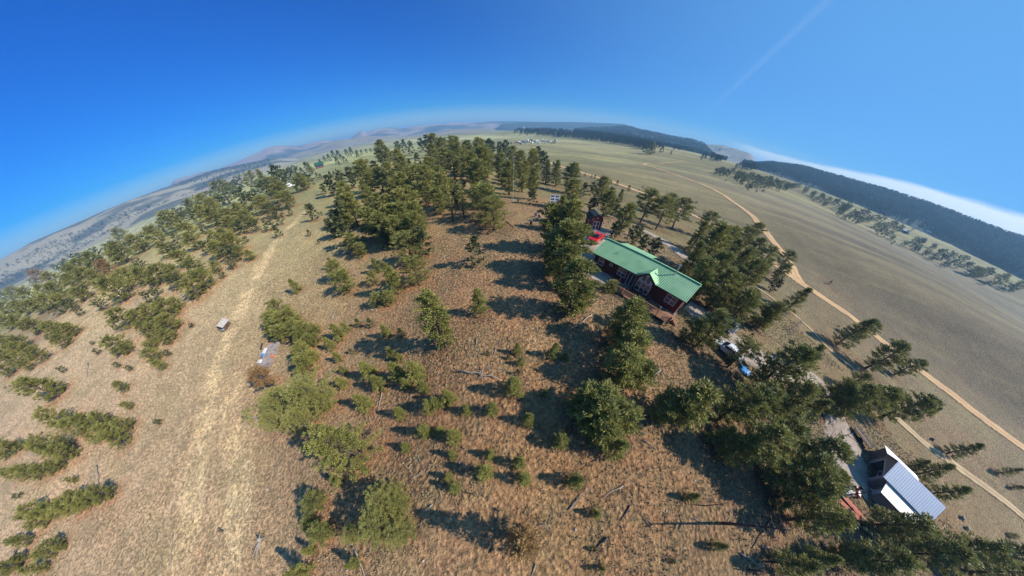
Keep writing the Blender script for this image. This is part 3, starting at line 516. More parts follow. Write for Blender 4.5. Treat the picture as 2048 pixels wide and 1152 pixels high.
TREES += reg(1400, 260, 3.157, '110,265,40;140,260,45;170,275,45;205,265,45;240,280,50;270,290,50;300,300,50;330,295,50;360,310,55;400,315,55;440,320,55;480,330,55;520,340,50;260,330,40;300,350,40;230,310,40;340,345,45;400,350,45;450,350,45;500,360,40;550,345,45;160,320,14;400,385,22;500,378,12;600,350,40;625,350,40;680,370,40;720,400,45;770,420,45;740,430,30;820,440,50;860,450,45;800,465,30;900,480,60;940,480,60;900,510,40;980,520,55;1040,520,60;1000,560,60;1070,560,45;950,545,45;1130,550,50;1170,600,60;1230,590,60;1140,630,50;1180,650,50;1230,670,40;1260,620,45;1330,640,30;1300,715,34;1380,690,50;1420,700,50;1360,730,50;1490,730,45;1390,750,40;1450,770,50;1530,770,55;1570,800,55;1500,800,50;1610,790,50;1660,810,60;1580,840,50;1640,850,50;1710,850,55;1740,890,90;1820,890,70;1780,910,45;1905,945,110;2000,985,90;1800,965,40,grey;1240,700,20;720,440,16', 'round')
TREES += [(913,280,5,'cone'),(1340,262,6,'cone')]
LOGS = [(1183,629,1127,671,.2),(914,742,998,759,.24,'b'),(991,694,985,714,.1),(1131,716,1105,750,.2),(1319,742,1299,755,.22),(710,695,692,727,.1),(763,784,757,826,.16),(673,625,666,641,.22),(574,721,573,753,.1),
 (491,831,629,854,.34,'t'),(713,1095,733,1152,.2),(500,927,496,959,.1),(554,929,557,962,.12),(438,1076,434,1097,.14),(866,1008,850,1024,.12,'b'),(1244,970,1204,993,.12),(1136,1018,1180,975,.12,'b'),
 (1212,1073,1190,1092,.22,'d'),(1258,1010,1239,1040,.14,'d'),(1384,1036,1415,1052,.12),(1286,1037,1305,1060,.1),(1523,1091,1575,1108,.18),(1477,1105,1520,1134,.18,'b'),(1540,1037,1500,1094,.14,'d'),(1289,883,1311,898,.12),
 (892,512,862,539,.12,'b'),(895,576,884,594,.1),(1012,445,1029,458,.18,'d'),(1043,452,1060,461,.2),(1055,457,1072,464,.2,'d'),(172,727,169,760,.22),(83,737,48,760,.22),(159,690,125,712,.14),(180,629,158,638,.22),
 (34,671,59,681,.26),(190,932,195,970,.2,'b'),(345,1070,337,1151,.14),(444,913,436,954,.1),(1075,1049,1098,1050,.08,'b'),(846,1037,838,1060,.12,'d'),(1070,1126,1062,1150,.1),(952,678,948,700,.1),(1480,728,1440,745,.16,'d'),(351,581,372,608,.14),(286,561,307,577,.14)]

# ------------------------------------------------------------------ planting
LAND = [('the green-roofed house',1285,550),('the red barn shed',1185,440),('the red pickup truck',1187,487),('the solar panel rack',1108,400),('the two garden chairs',1076,437),('the white-roofed garage',1815,985),
 ('the small log hut',457,650),('the tarped firewood stack',543,710),('the white camper trailer',583,371),('the long grey snag',957,750),('the rust-orange board stack',1710,1010),('the road junction',1600,560),
 ('the fallen half-green pine',560,842),('the uprooted stump',525,1085),('the blue tarp',1483,741),('the hairpin in the dirt road',1288,331),('the far green-roofed cabin',642,333),('the trailer yard on the plain',1068,289),
 ('the wooden deck',1290,605),('the pale smooth log',1155,650),('the huge round pine',692,902),('the half-dead brown pine',1045,1085),('the gravel yard by the garage',1700,900),('the rust-brown pine',213,538),
 ('the tall olive pine',872,648),('the lime green big pine',815,515),('the charred forked log',1155,1000),('the far white house',1815,461),('the pale pine by the fallen trunk',590,800),('the bend in the pale track',1812,850),
 ('the top left hill corner',235,472),('the long green hedge-like clump',130,1000),('the round shrub on bare soil',88,775),('the shaded clump by the trail',300,640),('the low deck corner',1340,630)]
_lc = {}
ORD0 = ['nearest','second nearest','third nearest','fourth nearest','fifth nearest','sixth nearest','seventh nearest','eighth nearest','ninth nearest','tenth nearest']
ORD = ORD0+[w_+' nearest' for w_ in 'eleventh twelfth thirteenth fourteenth fifteenth sixteenth seventeenth eighteenth nineteenth twentieth twenty-first twenty-second twenty-third twenty-fourth twenty-fifth twenty-sixth twenty-seventh twenty-eighth twenty-ninth thirtieth'.split()]
def where(px, py, what):
    """which landmark, which side of it in view; rank counted later"""
    n, x, y = min(LAND, key=lambda l: math.hypot(l[1]-px, l[2]-py)+(0 if math.hypot(l[1]-px, l[2]-py) > 6 else 50))
    dx, dy = px-x, py-y; side = ('right of' if dx > 0 else 'left of') if abs(dx) > abs(dy) else ('in front of' if dy > 0 else 'beyond')
    return n, side, math.hypot(dx, dy)
def relabel(items, noun):
    """items: (object, px, py, descriptor); gives each its own label"""
    g = {}
    for o, px, py, d in items:
        n, s, q = where(px, py, noun); g.setdefault((n, s, noun), []).append((q, o, d))
    for (n, s, _), l in g.items():
        l.sort(key=lambda a: a[0])
        for i, (q, o, d) in enumerate(l):
            if i < len(ORD): o['label'] = '%s %s, %s %s %s' % (d, noun, ORD[i], s, n)
            else: o['label'] = '%s %s, one farther %s %s' % (d, noun, s, n); o['group'] = '%ss farther %s %s' % (noun, s, n)
VAR = {'cone':[('cone',1),('cone',2),('cone',3)], 'pine':[('pine',4),('pine',5),('pine',6),('pine',18),('cone',19)], 'round':[('round',8),('round',9),('round',10),('round',11)], 'open':[('open',12),('open',7)], 'thin':[('thin',13)], 'big':[('big',15),('big',16),('big',17)]}
rnd = random.Random(5)
_jr = random.Random(77)
TREES += [(a+_jr.uniform(-14, 14), b+_jr.uniform(-3, 3)+.45*_jr.uniform(-8, 8), w*_jr.uniform(.7, 1), 'round') for a, b, w, k in TREES if 1425 < a and b < 600 and b < 345+(a-1425)*.42 and w < 30]
SPEC = []
for cx, cy, w, k in TREES:
    base = {'brown':'round','grey':'round','bush':'round','tallpine':'pine','bigpine':'big','pale':'big','pale2':'big','paleg':'open','topround':'big','halfdead':'pine'}.get(k, k)
    kk, sd_ = rnd.choice(VAR[base]); W2 = {'cone':.74,'pine':.62,'round':1.0,'big':1.0,'open':.72,'thin':.42}[kk]; wmul = 1.42; hm_ = 1.12
    if cx < 620 and cy < 760: wmul = 1.7; hm_ = 1.3
    if cx > 1380: wmul = 1.25; hm_ = 1.0
    if 1090 < cx < 1380 and 600 < cy < 930 and kk != 'cone': wmul = 1.62; hm_ = 1.15
    if cx < 450 and cy >= 700: wmul = 1.55; hm_ = 1.5
    if k == 'tallpine': W2 = .5; wmul = 1.3
    if k == 'bush': W2 = 1.3
    if k in ('grey',): W2 = 1.1
    if k in ('topround',): W2 = 1.05; wmul = 1.05
    if k in ('pale', 'pale2'): W2 = .95; wmul = 1.12; hm_ = .9
    if k == 'halfdead': W2 = .55
    d = ray(cx, cy); mg = mag(d); P = d[None]*_T[:, None]; Wd = w/mg*_T; hc = Wd/W2*(KIND[kk]['z0']+1)*.5*.95
    g = H(P[:, 0], P[:, 1])+hc-(CAM_Z+P[:, 2]); i = np.nonzero(g > 0)[0]
    if not len(i): print('tree misses ground', cx, cy); continue
    i = max(1, i[0]); a, b = _T[i-1], _T[i]; f = g[i-1]/(g[i-1]-g[i]); t = a+(b-a)*f; x, y = d[0]*t, d[1]*t; width = w/mg*t; hgt = width/W2*hm_; width *= wmul
    if hgt > 17: print('tall', round(cx), round(cy), k, round(hgt, 1), 'dist', round(t)); 
    SPEC.append(dict(px=cx, py=cy, w=w, k=k, kk=kk, seed=sd_, x=x, y=y, h=hgt, W=width, r=t))
def is_small(s): return s['h'] < 3.6 or s['w'] < 17  # short trees, plus full-grown pines that only look small from afar
pines = sorted([s for s in SPEC if not is_small(s)], key=lambda s: -s['w']); small_ones = sorted([s for s in SPEC if is_small(s)], key=lambda s: -s['w'])
rest = pines[285:]+small_ones[160:]; pines = pines[:285]; small_ones = small_ones[:160]
print('pines', len(pines), 'saplings', len(small_ones), 'rest', len(rest))
def plant(s, name):
    k = s['k']; mn = {'brown':'M_BROWN','grey':'M_GREY','pale':'M_LEAFP','pale2':'M_LEAFP','paleg':'M_BROWN','halfdead':'M_BROWN'}.get(k, 'M_LEAF')
    cm, tm = proto(s['kk'], s['seed'], mn, k == 'grey')
    o = thing(name, None, None, (s['x'], s['y'], hm(s['x'], s['y'])-.12), rnd.uniform(0, 6.28)); 
    sx = s['h']*s['W']/s['h']/(2*(KIND[s['kk']]['w']+.03)); o.scale = (sx, sx*rnd.uniform(.92, 1.08), s['h']); o.rotation_euler = (rnd.uniform(-.03, .03), rnd.uniform(-.03, .03), o.rotation_euler[2])
    link('crown', cm, o); link('trunk', tm, o); s['o'] = o; return o
def desc(s):
    k = s['k']
    c = {'brown':'rust-brown dying','grey':'leafless grey','pale':'pale yellow-green','pale2':'bright yellow-green','paleg':'dry brownish','halfdead':'sparse orange-brown','topround':'huge round yellow-green','tallpine':'tall narrow olive','bush':'low dark bushy'}.get(k)
    if c: return c
    sz = 'small' if s['h'] < 4 else 'tall' if s['h'] > 9 else 'medium'
    return sz+{'cone':' cone-shaped dark green','round':' broad bushy green','pine':' dark green','open':' open-crowned dark green','thin':' thin sparse'}.get(s['kk'], ' green')
for s in pines: tag(plant(s, 'pine_tree'), None, 'tree', 'pines scattered over the hill')
for s in small_ones: tag(plant(s, 'small_pine'), None, 'young tree', 'young pines and shrubs on the slopes')
relabel([(s['o'], s['px'], s['py'], desc(s)) for s in pines], 'pine')
relabel([(s['o'], s['px'], s['py'], desc(s).replace('small ', '')) for s in small_ones], 'sapling')

# needle litter under the crowns
_at = GROUND.data.attributes['col']; _cb = np.empty(len(_at.data)*4, np.float32); _at.data.foreach_get('color', _cb); _cb = _cb.reshape(-1, 4)
_sel = np.nonzero(rad < 230)[0]; _lx, _ly = gx[_sel], gy[_sel]; _f = np.zeros(_sel.size)
for s in SPEC:
    if s['r'] > 220: continue
    w_ = s['W']*.62; q = (_lx-s['x'])**2+(_ly-s['y'])**2; m_ = q < w_*w_*2.2; _f[m_] = np.maximum(_f[m_], np.clip(1.35-np.sqrt(q[m_])/w_, 0, 1))
_f = (np.clip(_f*(.9+fbm(_lx, _ly, 1.6, 55, 3)*1.1), 0, 1)*.55)[:, None]
_lit = np.where(_lx[:, None] < -12, lin((168, 112, 74))[None], lin((122, 88, 64))[None])
_cb[_sel, :3] = _cb[_sel, :3]*(1-_f)+_lit*_f; _at.data.foreach_set('color', _cb.ravel())

# the rest of the pines and the far woods: too many to count, one mesh each
LO = []
for kk, sd_ in (('cone', 31), ('pine', 32), ('pine', 33), ('round', 34), ('round', 35)):
    V, tone, tm = make_tree(kk, sd_, True); LO.append((kk, V, tone))
def mass(name, items, m, thin=1.0):
    """items: x, y, height, width factor, proto index"""
    Vs = []; Ts = []; rs = np.random.RandomState(3)
    for x, y, h, wf, i in items:
        kk, V, tone = LO[i]; q = V.reshape(-1, 4, 3); tn = tone.reshape(-1, 4)
        if thin < 1: sel = rs.random(len(q)) < thin; q = q[sel]; tn = tn[sel]
        a = rs.rand()*6.28; c_, s_ = math.cos(a), math.sin(a); k = h*wf
        X = (q[..., 0]*c_-q[..., 1]*s_)*k+x; Y = (q[..., 0]*s_+q[..., 1]*c_)*k+y; Z = q[..., 2]*h+hm(x, y)-.2
        Vs.append(np.stack([X, Y, Z], -1).reshape(-1, 3)); Ts.append(np.clip(tn.ravel()*.7+rs.rand()*.5-.1, 0, 1))
    V = np.concatenate(Vs); T = np.concatenate(Ts); F = np.arange(len(V)).reshape(-1, 4)
    return tag(link(name, mesh_np(name, V, F, m, attr={'tone': T})), kind='stuff')
mass('grove_pines', [(s['x'], s['y'], s['h'], s['W']/s['h']/(2*(KIND[s['kk']]['w']+.03)), {'cone':0,'pine':1,'open':2,'round':3,'big':4,'thin':0}[s['kk']]) for s in rest], M_GROVE)
def inside(p, poly):
    x, y = p; c = False; n = len(poly)
    for i in range(n):
        a, b = poly[i], poly[(i+1) % n]
        if (a[1] > y) != (b[1] > y) and x < (b[0]-a[0])*(y-a[1])/(b[1]-a[1])+a[0]: c = not c
    return c
rs = np.random.RandomState(11); far = []
# wooded ridge on the right: planted by bearing and distance
c0 = CRS[0]
for _ in range(8000):
    A = rs.uniform(R(42.5), R(84)); r = 1650-650*rs.rand()**1.15*1.08+40; x, y = r*math.sin(A), r*math.cos(A)
    edge = 1090+60*math.sin(A*23)+40*math.sin(A*61+1)
    if r < edge and rs.rand() > .12: continue
    if r < 1010: continue
    far.append((x, y, rs.uniform(11, 19), 1.05, rs.randint(0, 3)))
c1 = CRS[1]
for _ in range(5200):
    A = rs.uniform(R(13), R(40)); r = rs.uniform(1000, 2150); x, y = r*math.sin(A), r*math.cos(A); px, py = pix((x, y, hm(x, y)))
    bot = np.interp(px, [1030,1060,1100,1180,1250,1300,1345,1400,1440,1480,1520], [263,270,275,283,292,302,308,317,330,338,342]); 
    if py > bot+2*math.sin(px*.2): continue
    if vnoise(x, y, 60, 5) < .28: continue
    far.append((x, y, rs.uniform(8, 12.5), 1.1, rs.randint(0, 3)))
for _ in range(900):      # clumps on the near side of the plain
    px = rs.uniform(1030, 1300); py = np.interp(px, [1030,1100,1180,1250,1300], [266,273,281,290,300])+rs.uniform(-9, 3); p = ground(px, py); r = p.length
    if r > 1600: continue
    far.append((p.x, p.y, rs.uniform(8, 12), 1.1, rs.randint(0, 3)))
for cxy, n, sx, sy in (((1445, 318), 60, 40, 6), ((1500, 335), 60, 30, 6), ((1310, 298), 16, 14, 3), ((1010, 262), 16, 20, 1.5), ((1440, 300), 60, 30, 5), ((1395,300),50,40,5)):
    for _ in range(n):
        p = ground(cxy[0]+rs.normal()*sx*.5, cxy[1]+rs.normal()*sy*.5); far.append((p.x, p.y, rs.uniform(8, 12), 1.1, rs.randint(0, 3)))
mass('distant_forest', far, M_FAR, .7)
# scattered dark trees over the far left hills
fl = []
for _ in range(5200):
    A = rs.uniform(R(-86), R(-42)); r = rs.uniform(1800, 2900); x, y = r*math.sin(A), r*math.cos(A)
    if fbm(np.array([x]), np.array([y]), 420, 66, 4)[0] < .06: continue
    fl.append((x, y, rs.uniform(4, 7), 2.2, rs.randint(0, 5)))
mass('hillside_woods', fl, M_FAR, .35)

# ------------------------------------------------------------------ ground cover: bunch grass and stones
def cover(name, n, m, hh, ww, pts, stone=False):
    rs = np.random.RandomState(len(name)); x, y = pts(rs, n); z = np.array([hm(a, b) for a, b in zip(x, y)]); k = len(x)
    if stone:
        base = np.array([(1,0,0),(0,1,0),(-1,0,0),(0,-1,0),(0,0,.8),(0,0,-.6)], float); f = np.array([(0,1,4),(1,2,4),(2,3,4),(3,0,4),(1,0,5),(2,1,5),(3,2,5),(0,3,5)])
        s = (.05+.16*rs.random(k)**4); V = base[None]*(1+.5*(rs.random((k, 6, 1))-.5))*s[:, None, None]*(1+.6*(rs.random((k, 1, 3))-.5)); V += np.stack([x, y, z+.01], -1)[:, None]
        F = (f[None]+np.arange(k)[:, None, None]*6).reshape(-1, 3); me = mesh_np(name, V.reshape(-1, 3), F, m, 3)
    else:
        b = 5; a = rs.random((k, b))*6.28; d = np.stack([np.cos(a), np.sin(a), a*0], -1); s = np.stack([-np.sin(a), np.cos(a), a*0], -1); sc = (.6+.8*rs.random((k, 1, 1)))
        p = np.stack([x, y, z-.02], -1)[:, None]+d*.05*sc; up = np.array([0, 0, 1.]); L = hh*sc; w = ww*sc
        V = np.stack([p-s*w, p+s*w, p+s*w*.9+up*L+d*L*.7, p-s*w*.9+up*L+d*L*.7], 2).reshape(-1, 3); F = np.arange(len(V)).reshape(-1, 4)
        me = mesh_np(name, V, F, m, attr={'tone': np.repeat(rs.random((k, b)).ravel(), 4)})
    return tag(link(name, me), kind='stuff')
def ring(rmin, rmax):
    def f(rs, n):
        r = np.sqrt(rs.random(n))*(rmax-rmin)+rmin; a = rs.uniform(-2.2, 2.2, n); x, y = r*np.sin(a), r*np.cos(a)
        ok = (vnoise(x, y, 6, 9) > .3) & (y > -32); return x[ok], y[ok]
    return f
M_GRASS = leafmat('dry_grass', (.22, .165, .095), (.22, .165, .095), (.34, .27, .16), .2)
M_STONE = mat('stone', (.42, .37, .32), .9, c2=(.28, .24, .2), scale=1.5, coord='Object')
cover('dry_grass', 60000, M_GRASS, .11, .03, ring(0, 75))
cover('scattered_stones', 2600, M_STONE, 0, 0, ring(0, 90), True)

# twigs and broken branches strewn over the slope
_M = MB(); _q = random.Random(21)
for _ in range(520):
    a = _q.uniform(-1.9, 1.9); r_ = math.sqrt(_q.random())*62+3; x, y = r_*math.sin(a), r_*math.cos(a)
    if float(vnoise(np.array([x]), np.array([y]), 9, 31)[0]) < .42: continue
    t = _q.uniform(0, 6.28); l = _q.uniform(.3, 1.7); dx, dy = math.cos(t)*l/2, math.sin(t)*l/2; w_ = _q.uniform(.015, .045)
    p0 = (x-dx, y-dy, hm(x-dx, y-dy)+w_*.7); p1 = (x+dy*.15, y-dx*.15, hm(x, y)+w_+.05*_q.random()); p2 = (x+dx, y+dy, hm(x+dx, y+dy)+w_*.6)
    _M.tube([p0, p1, p2], [w_, w_*.8, w_*.3], 5)
tag(_M.build('dead_branches', M_SNAG), kind='stuff')

# ------------------------------------------------------------------ fallen logs and snags
items = []
for L in LOGS:
    p0, p1 = ground(L[0], L[1]), ground(L[2], L[3]); r = L[4]; typ = L[5] if len(L) > 5 else ''
    o = thing('fallen_log' if typ != 't' else 'fallen_pine', None, 'log' if typ != 't' else 'fallen tree', p0, 0); m = M_SNAGD if typ == 'd' else M_SNAG
    d = p1-p0; n = 6; pts = []; rads = []
    for i in range(n+1):
        t = i/n; q = d*t; w = p0+q; z = hm(w.x, w.y)+r*.5*(1-.5*t)+.03*rnd.random()+(.25*t if typ == 'b' else 0)
        side = Vector((-d.y, d.x, 0)).normalized(); off = side*rnd.uniform(-.03, .03)*d.length; pts.append(Vector((q.x+off.x, q.y+off.y, z-p0.z))); rads.append(r*.5*(1-.62*t)*rnd.uniform(.88, 1.1))
    M = MB(); M.tube(pts, rads, 8); M.build('trunk', m, o, smooth=True)
    if typ in 'bt' and typ:
        B = MB()
        for k in range(16 if typ == 't' else 9):
            t = rnd.uniform(.35, 1) if typ == 'b' else rnd.uniform(.1, .95); i = min(n-1, int(t*n)); p = pts[i]+(pts[i+1]-pts[i])*(t*n-i); side = Vector((-d.y, d.x, 0)).normalized()*rnd.choice((-1, 1)); l = d.length*rnd.uniform(.1, .24)
            e = p+side*l*.8+d.normalized()*l*rnd.uniform(-.2, .6)+Vector((0, 0, l*rnd.uniform(.0, .5))); B = MB(); B.tube([p, (p+e)/2+Vector((0, 0, .05)), e], [r*.16, r*.1, r*.03], 5); B.build('branch', m, o)
    if typ == '':
        for k in range(5):
            S = MB(); a = k*1.3+rnd.random(); S.tube([pts[0], pts[0]-d.normalized()*.12+Vector((math.cos(a)*.3, math.sin(a)*.3, .15+.2*abs(math.sin(a))))*r*3], [r*.22, r*.05], 5); S.build('root_stub', m, o)
    if typ == 't':
        V = []; rs2 = np.random.RandomState(2); cen = np.array([tuple(pts[min(n-1, int(t*n))]*.5+pts[min(n, int(t*n)+1)]*.5+Vector((rnd.uniform(-1.2, 1.2), rnd.uniform(-1.2, 1.2), rnd.uniform(.1, .6)))) for t in [rnd.uniform(.0, .8) for _ in range(34)]])
        V, tone = leaves(rs2, cen, np.tile([[0, 0, .5]], (34, 1)), 22, np.full(34, .42), .34, .1); link('foliage', mesh_np('foliage', V, np.arange(len(V)).reshape(-1, 4), M_LEAFP, attr={'tone': tone}), o)
    ds = 'long dead reddish' if typ == 't' else 'charred dark' if typ == 'd' else 'bleached branching' if typ == 'b' else ('thick pale' if r > .18 else 'thin pale')
    items.append((o, (L[0]+L[2])/2, (L[1]+L[3])/2, ds))
    o['group'] = 'dead wood lying on the slopes'
relabel(items, 'fallen log')
for it in items:
    if it[0].name.startswith('fallen_pine'): it[0]['label'] = 'long fallen pine with reddish trunk and some green left, across the pale slope'
SNAGS = [(714,552,2.2,.16),(1498,1140,1.6,.2),(1026,760,1.3,.1),(976,740,1.2,.12),(1209,896,1.2,.34),(949,990,1.0,.12),(1445,1045,6.5,.3),(1690,560,1.,.1),(446,1062,.7,.25),(788,520,1.6,.1),(1150,610,5.0,.16),(1625,1000,6.5,.2),(1580,905,7,.22),(1405,1010,2.,.12)]
items = []
for px, py, h, r in SNAGS:
    p = ground(px, py); o = thing('dead_snag', None, 'dead tree', p, rnd.random()*6, 'dead standing snags'); M = MB(); lx, ly = rnd.uniform(-.1, .1), rnd.uniform(-.1, .1)
    M.tube([(0, 0, -.2), (lx*.2*h, ly*.2*h, h*.3), (lx*.6*h, ly*.5*h, h*.7), (lx*h, ly*h, h)], [r*.6, r*.45, r*.32, r*.1], 7); M.build('trunk', M_SNAG if py < 900 else M_SNAGD, o, smooth=True); B = MB()
    for k in range(4 if h < 3 else 12):
        t = rnd.uniform(.35, .95); a = rnd.random()*6.28; l = h*rnd.uniform(.08, .2) if h > 3 else h*.3; q = Vector((lx*t*h, ly*t*h, h*t)); e = q+Vector((math.cos(a), math.sin(a), rnd.uniform(0, .7)))*l
        B = MB(); B.tube([q, (q+e)/2+Vector((0, 0, -.03)), e], [r*.2, r*.13, r*.04], 5); B.build('branch', M_SNAG if py < 900 else M_SNAGD, o)
    items.append((o, px, py, 'short broken' if h < 3 else 'tall bare'))
relabel(items, 'dead snag')

# ------------------------------------------------------------------ buildings and belongings
def uv(a, b):
    d = (b-a); d.z = 0; return d.normalized()
M_RED = mat('red_siding', L_(94, 31, 26), .8, c2=L_(74, 24, 21), scale=2, stripes=('Z', 1.6, .02))
M_GREENROOF = mat('green_metal_roof', L_(146, 188, 138), .5, c2=L_(124, 170, 122), scale=.6, stripes=('X', 1.05, .03), spec=.5)
M_WHITE = mat('white_trim', (.74, .74, .72), .6, c2=(.62, .62, .6))
M_GLASS = mat('window_glass', (.03, .04, .05), .12, c2=(.05, .06, .07), spec=.8)
M_DECK = mat('deck_boards', L_(150, 108, 80), .8, c2=L_(120, 84, 62), scale=4, stripes=('Y', 2.2, .01))
M_RAIL = mat('deck_rail_wood', L_(190, 142, 104), .8, c2=L_(160, 112, 80))
M_DARKW = mat('dark_brown_wood', L_(80, 54, 42), .85, c2=L_(60, 40, 32))
M_METAL = mat('galvanised_metal', (.5, .5, .5), .35, metal=.8)
M_BLACK = mat('black_rubber', (.025, .025, .027), .8)
M_CONC = mat('concrete_skirt', (.3, .27, .25), .9)
def rect(o, x0, x1, z0, z1, y, name='window', parent=None, split=1, rail=.5, out=-1, axis='y', pane=None):
    """a framed opening standing 3 cm proud of a wall at y (or x)"""
    Fm = MB(); P = MB(); t = .065; d = .05*out
    def bx(M, a0, a1, b0, b1, q0, q1):
        if axis == 'y': M.span(a0, a1, min(q0, q1), max(q0, q1), b0, b1)
        else: M.span(min(q0, q1), max(q0, q1), a0, a1, b0, b1)
    bx(Fm, x0, x1, z1-t, z1, y, y+d); bx(Fm, x0, x1, z0, z0+t, y, y+d); n = split
    for i in range(n+1):
        c = x0+(x1-x0)*i/n; a0 = max(x0, c-t/2); a1 = min(x1, c+t/2); a0 = x0 if i == 0 else (x1-t if i == n else a0); a1 = x0+t if i == 0 else (x1 if i == n else a1); bx(Fm, a0, a1, z0+t, z1-t, y, y+d)
    for i in range(n):
        a = x0+(x1-x0)*i/n+t; b = x0+(x1-x0)*(i+1)/n-t
        if rail: bx(Fm, a, b, z0+(z1-z0)*rail-.03, z0+(z1-z0)*rail+.03, y, y+d*.8)
    f = Fm.build(name, M_WHITE, parent); bx(P, x0+t*.5, x1-t*.5, z0+t*.5, z1-t*.5, y-d*.1, y+d*.35); P.build('pane', pane or M_GLASS, f); return f
# --- the house
u = uv(Vector((15.4, 37.0, 0)), Vector((26.1, 23.7, 0))); rz = math.atan2(u.y, u.x); v = Vector((-u.y, u.x, 0))
org = Vector((15.4, 37.0, 0))+u*.45+v*.45; HZ = 1.5
house = thing('house', 'long dark red house with green metal roof and front gable, above a wooden deck', 'house', (org.x, org.y, HZ), rz)
HL, HD, HE, HR = 16.2, 6.5, 2.75, 4.2; HM = HD/2
w = MB(); w.span(0, HL, 0, HD, -.0, HE)
w.prism([(0, HE), (HD, HE), (HM, HR-.12)], .002, HL-.002, 'x'); w.build('wall', M_RED, house)
w = MB(); w.span(.05, HL-.05, .05, HD-.05, -2.2, -.003); w.build('foundation', M_CONC, house)
sl_ = (HR-HE)/HM; e = .5
def zr(y): return HE+(y if y < HM else HD-y)*sl_+.10
rf = MB(); rf.slab([(-e, -e, zr(-e)), (HL+e, -e, zr(-e)), (HL+e, HM, zr(HM)), (-e, HM, zr(HM))], .09); rf.slab([(HL+e, HD+e, zr(-e)), (-e, HD+e, zr(-e)), (-e, HM+.004, zr(HM)), (HL+e, HM+.004, zr(HM))], .09)
gx0, gx1, gz = 8.6, 11.5, HR-.38; gm = (gx0+gx1)/2; gy_ = -e+(gz-zr(-e))/sl_
rf.slab([(gx0-.25, -.8, HE-.02), (gm, -.8, gz+.05), (gm, gy_, gz+.05), (gx0-.4, -.1, HE+.06)][::-1], -.08); rf.slab([(gx1+.25, -.8, HE-.02), (gm, -.8, gz+.05), (gm, gy_, gz+.05), (gx1+.4, -.1, HE+.06)], -.08)
roof = rf.build('roof', M_GREENROOF, house)
rc = MB(); rc.box((HL/2, HM, zr(HM)+.05), (HL+2*e, .3, .06)); rc.build('ridge_cap', M_GREENROOF, roof)
pp = MB(); px_, py_ = 12.7, 2.6; zb = zr(py_); pp.tube([(px_, py_, zb-.1), (px_, py_, zb+1.5)], .11, 10); pp.tube([(px_, py_, zb+1.5), (px_, py_, zb+1.62)], [.19, .19], 10); pp.build('stove_pipe', M_METAL, roof)
for a, b, h in ((3.2, 1.5, .3), (6.6, 4.2, .35), (8.6, 4.6, .3), (10.6, 4.9, .3)): q = MB(); q.tube([(a, b, zr(b)-.05), (a, b, zr(b)+h)], .06, 8); q.tube([(a, b, zr(b)-.02), (a, b, zr(b)+.05)], [.14, .1], 8); q.build('vent_pipe', M_METAL, roof)
w = MB(); w.prism([(gx0, HE-.01), (gx1, HE-.01), (gm, gz-.12)], -.62, -.04); w.span(gx0, gx1, -.62, -.04, .1, HE-.014); w.build('gable_front', M_RED, house)
w = MB(); w.span(1.0, 6.8, HD+.003, HD+3.1, -1.5, 2.35); w.build('back_extension', M_RED, house)
w = MB(); w.slab([(.7, HD+3.5, 2.42), (.7, HD+.2, 3.12), (7.2, HD+.2, 3.12), (7.2, HD+3.5, 2.42)], -.09); w.build('extension_roof', M_GREENROOF, house)
rect(0, .9, 2.0, 1.0, 2.2, 0, parent=house); rect(0, 3.1, 3.7, 1.7, 2.1, 0, parent=house, rail=0); rect(0, 4.9, 6.5, .95, 2.2, 0, parent=house, split=2)
rect(0, 6.95, 8.3, .15, 2.3, 0, name='glass_door', parent=house, split=2, rail=0)
rect(0, gx0+.25, gx1-.25, .5, 2.1, -.62, parent=house, split=3); rect(0, 13.8, 15.5, .9, 2.2, 0, parent=house, split=2)
Tm = MB(); Tm.prism([(gx0+.35, 2.2), (gx1-.35, 2.2), (gx1-.35, 2.55), (gm, 3.45), (gx0+.35, 2.55)], -.66, -.62); tr_ = Tm.build('transom_window', M_WHITE, house)
Tm = MB()
for a, b in ((gx0+.5, gm-.85), (gm-.7, gm-.06), (gm+.06, gm+.7), (gm+.85, gx1-.5)):
    zt = lambda x: 2.42+(1-abs(x-gm)/2)*.85
    Tm.prism([(a, 2.3), (b, 2.3), (b, zt(b)), (a, zt(a))], -.68, -.655)
Tm.build('pane', M_GLASS, tr_)
rect(0, 2.2, 3.6, 1.0, 2.2, HL, parent=house, out=1, axis='x', split=2); rect(0, 5.0, 5.9, .2, 2.2, HL, name='door', parent=house, out=1, axis='x', rail=.6)
rect(0, 2.6, 4.2, 1.0, 2.2, 0, parent=house, out=-1, axis='x', split=2)
# eave fascia
fa = MB(); fa.box((HL/2, -e-.02, zr(-e)-.1), (HL+2*e, .04, .16)); fa.build('fascia', M_DARKW, house)
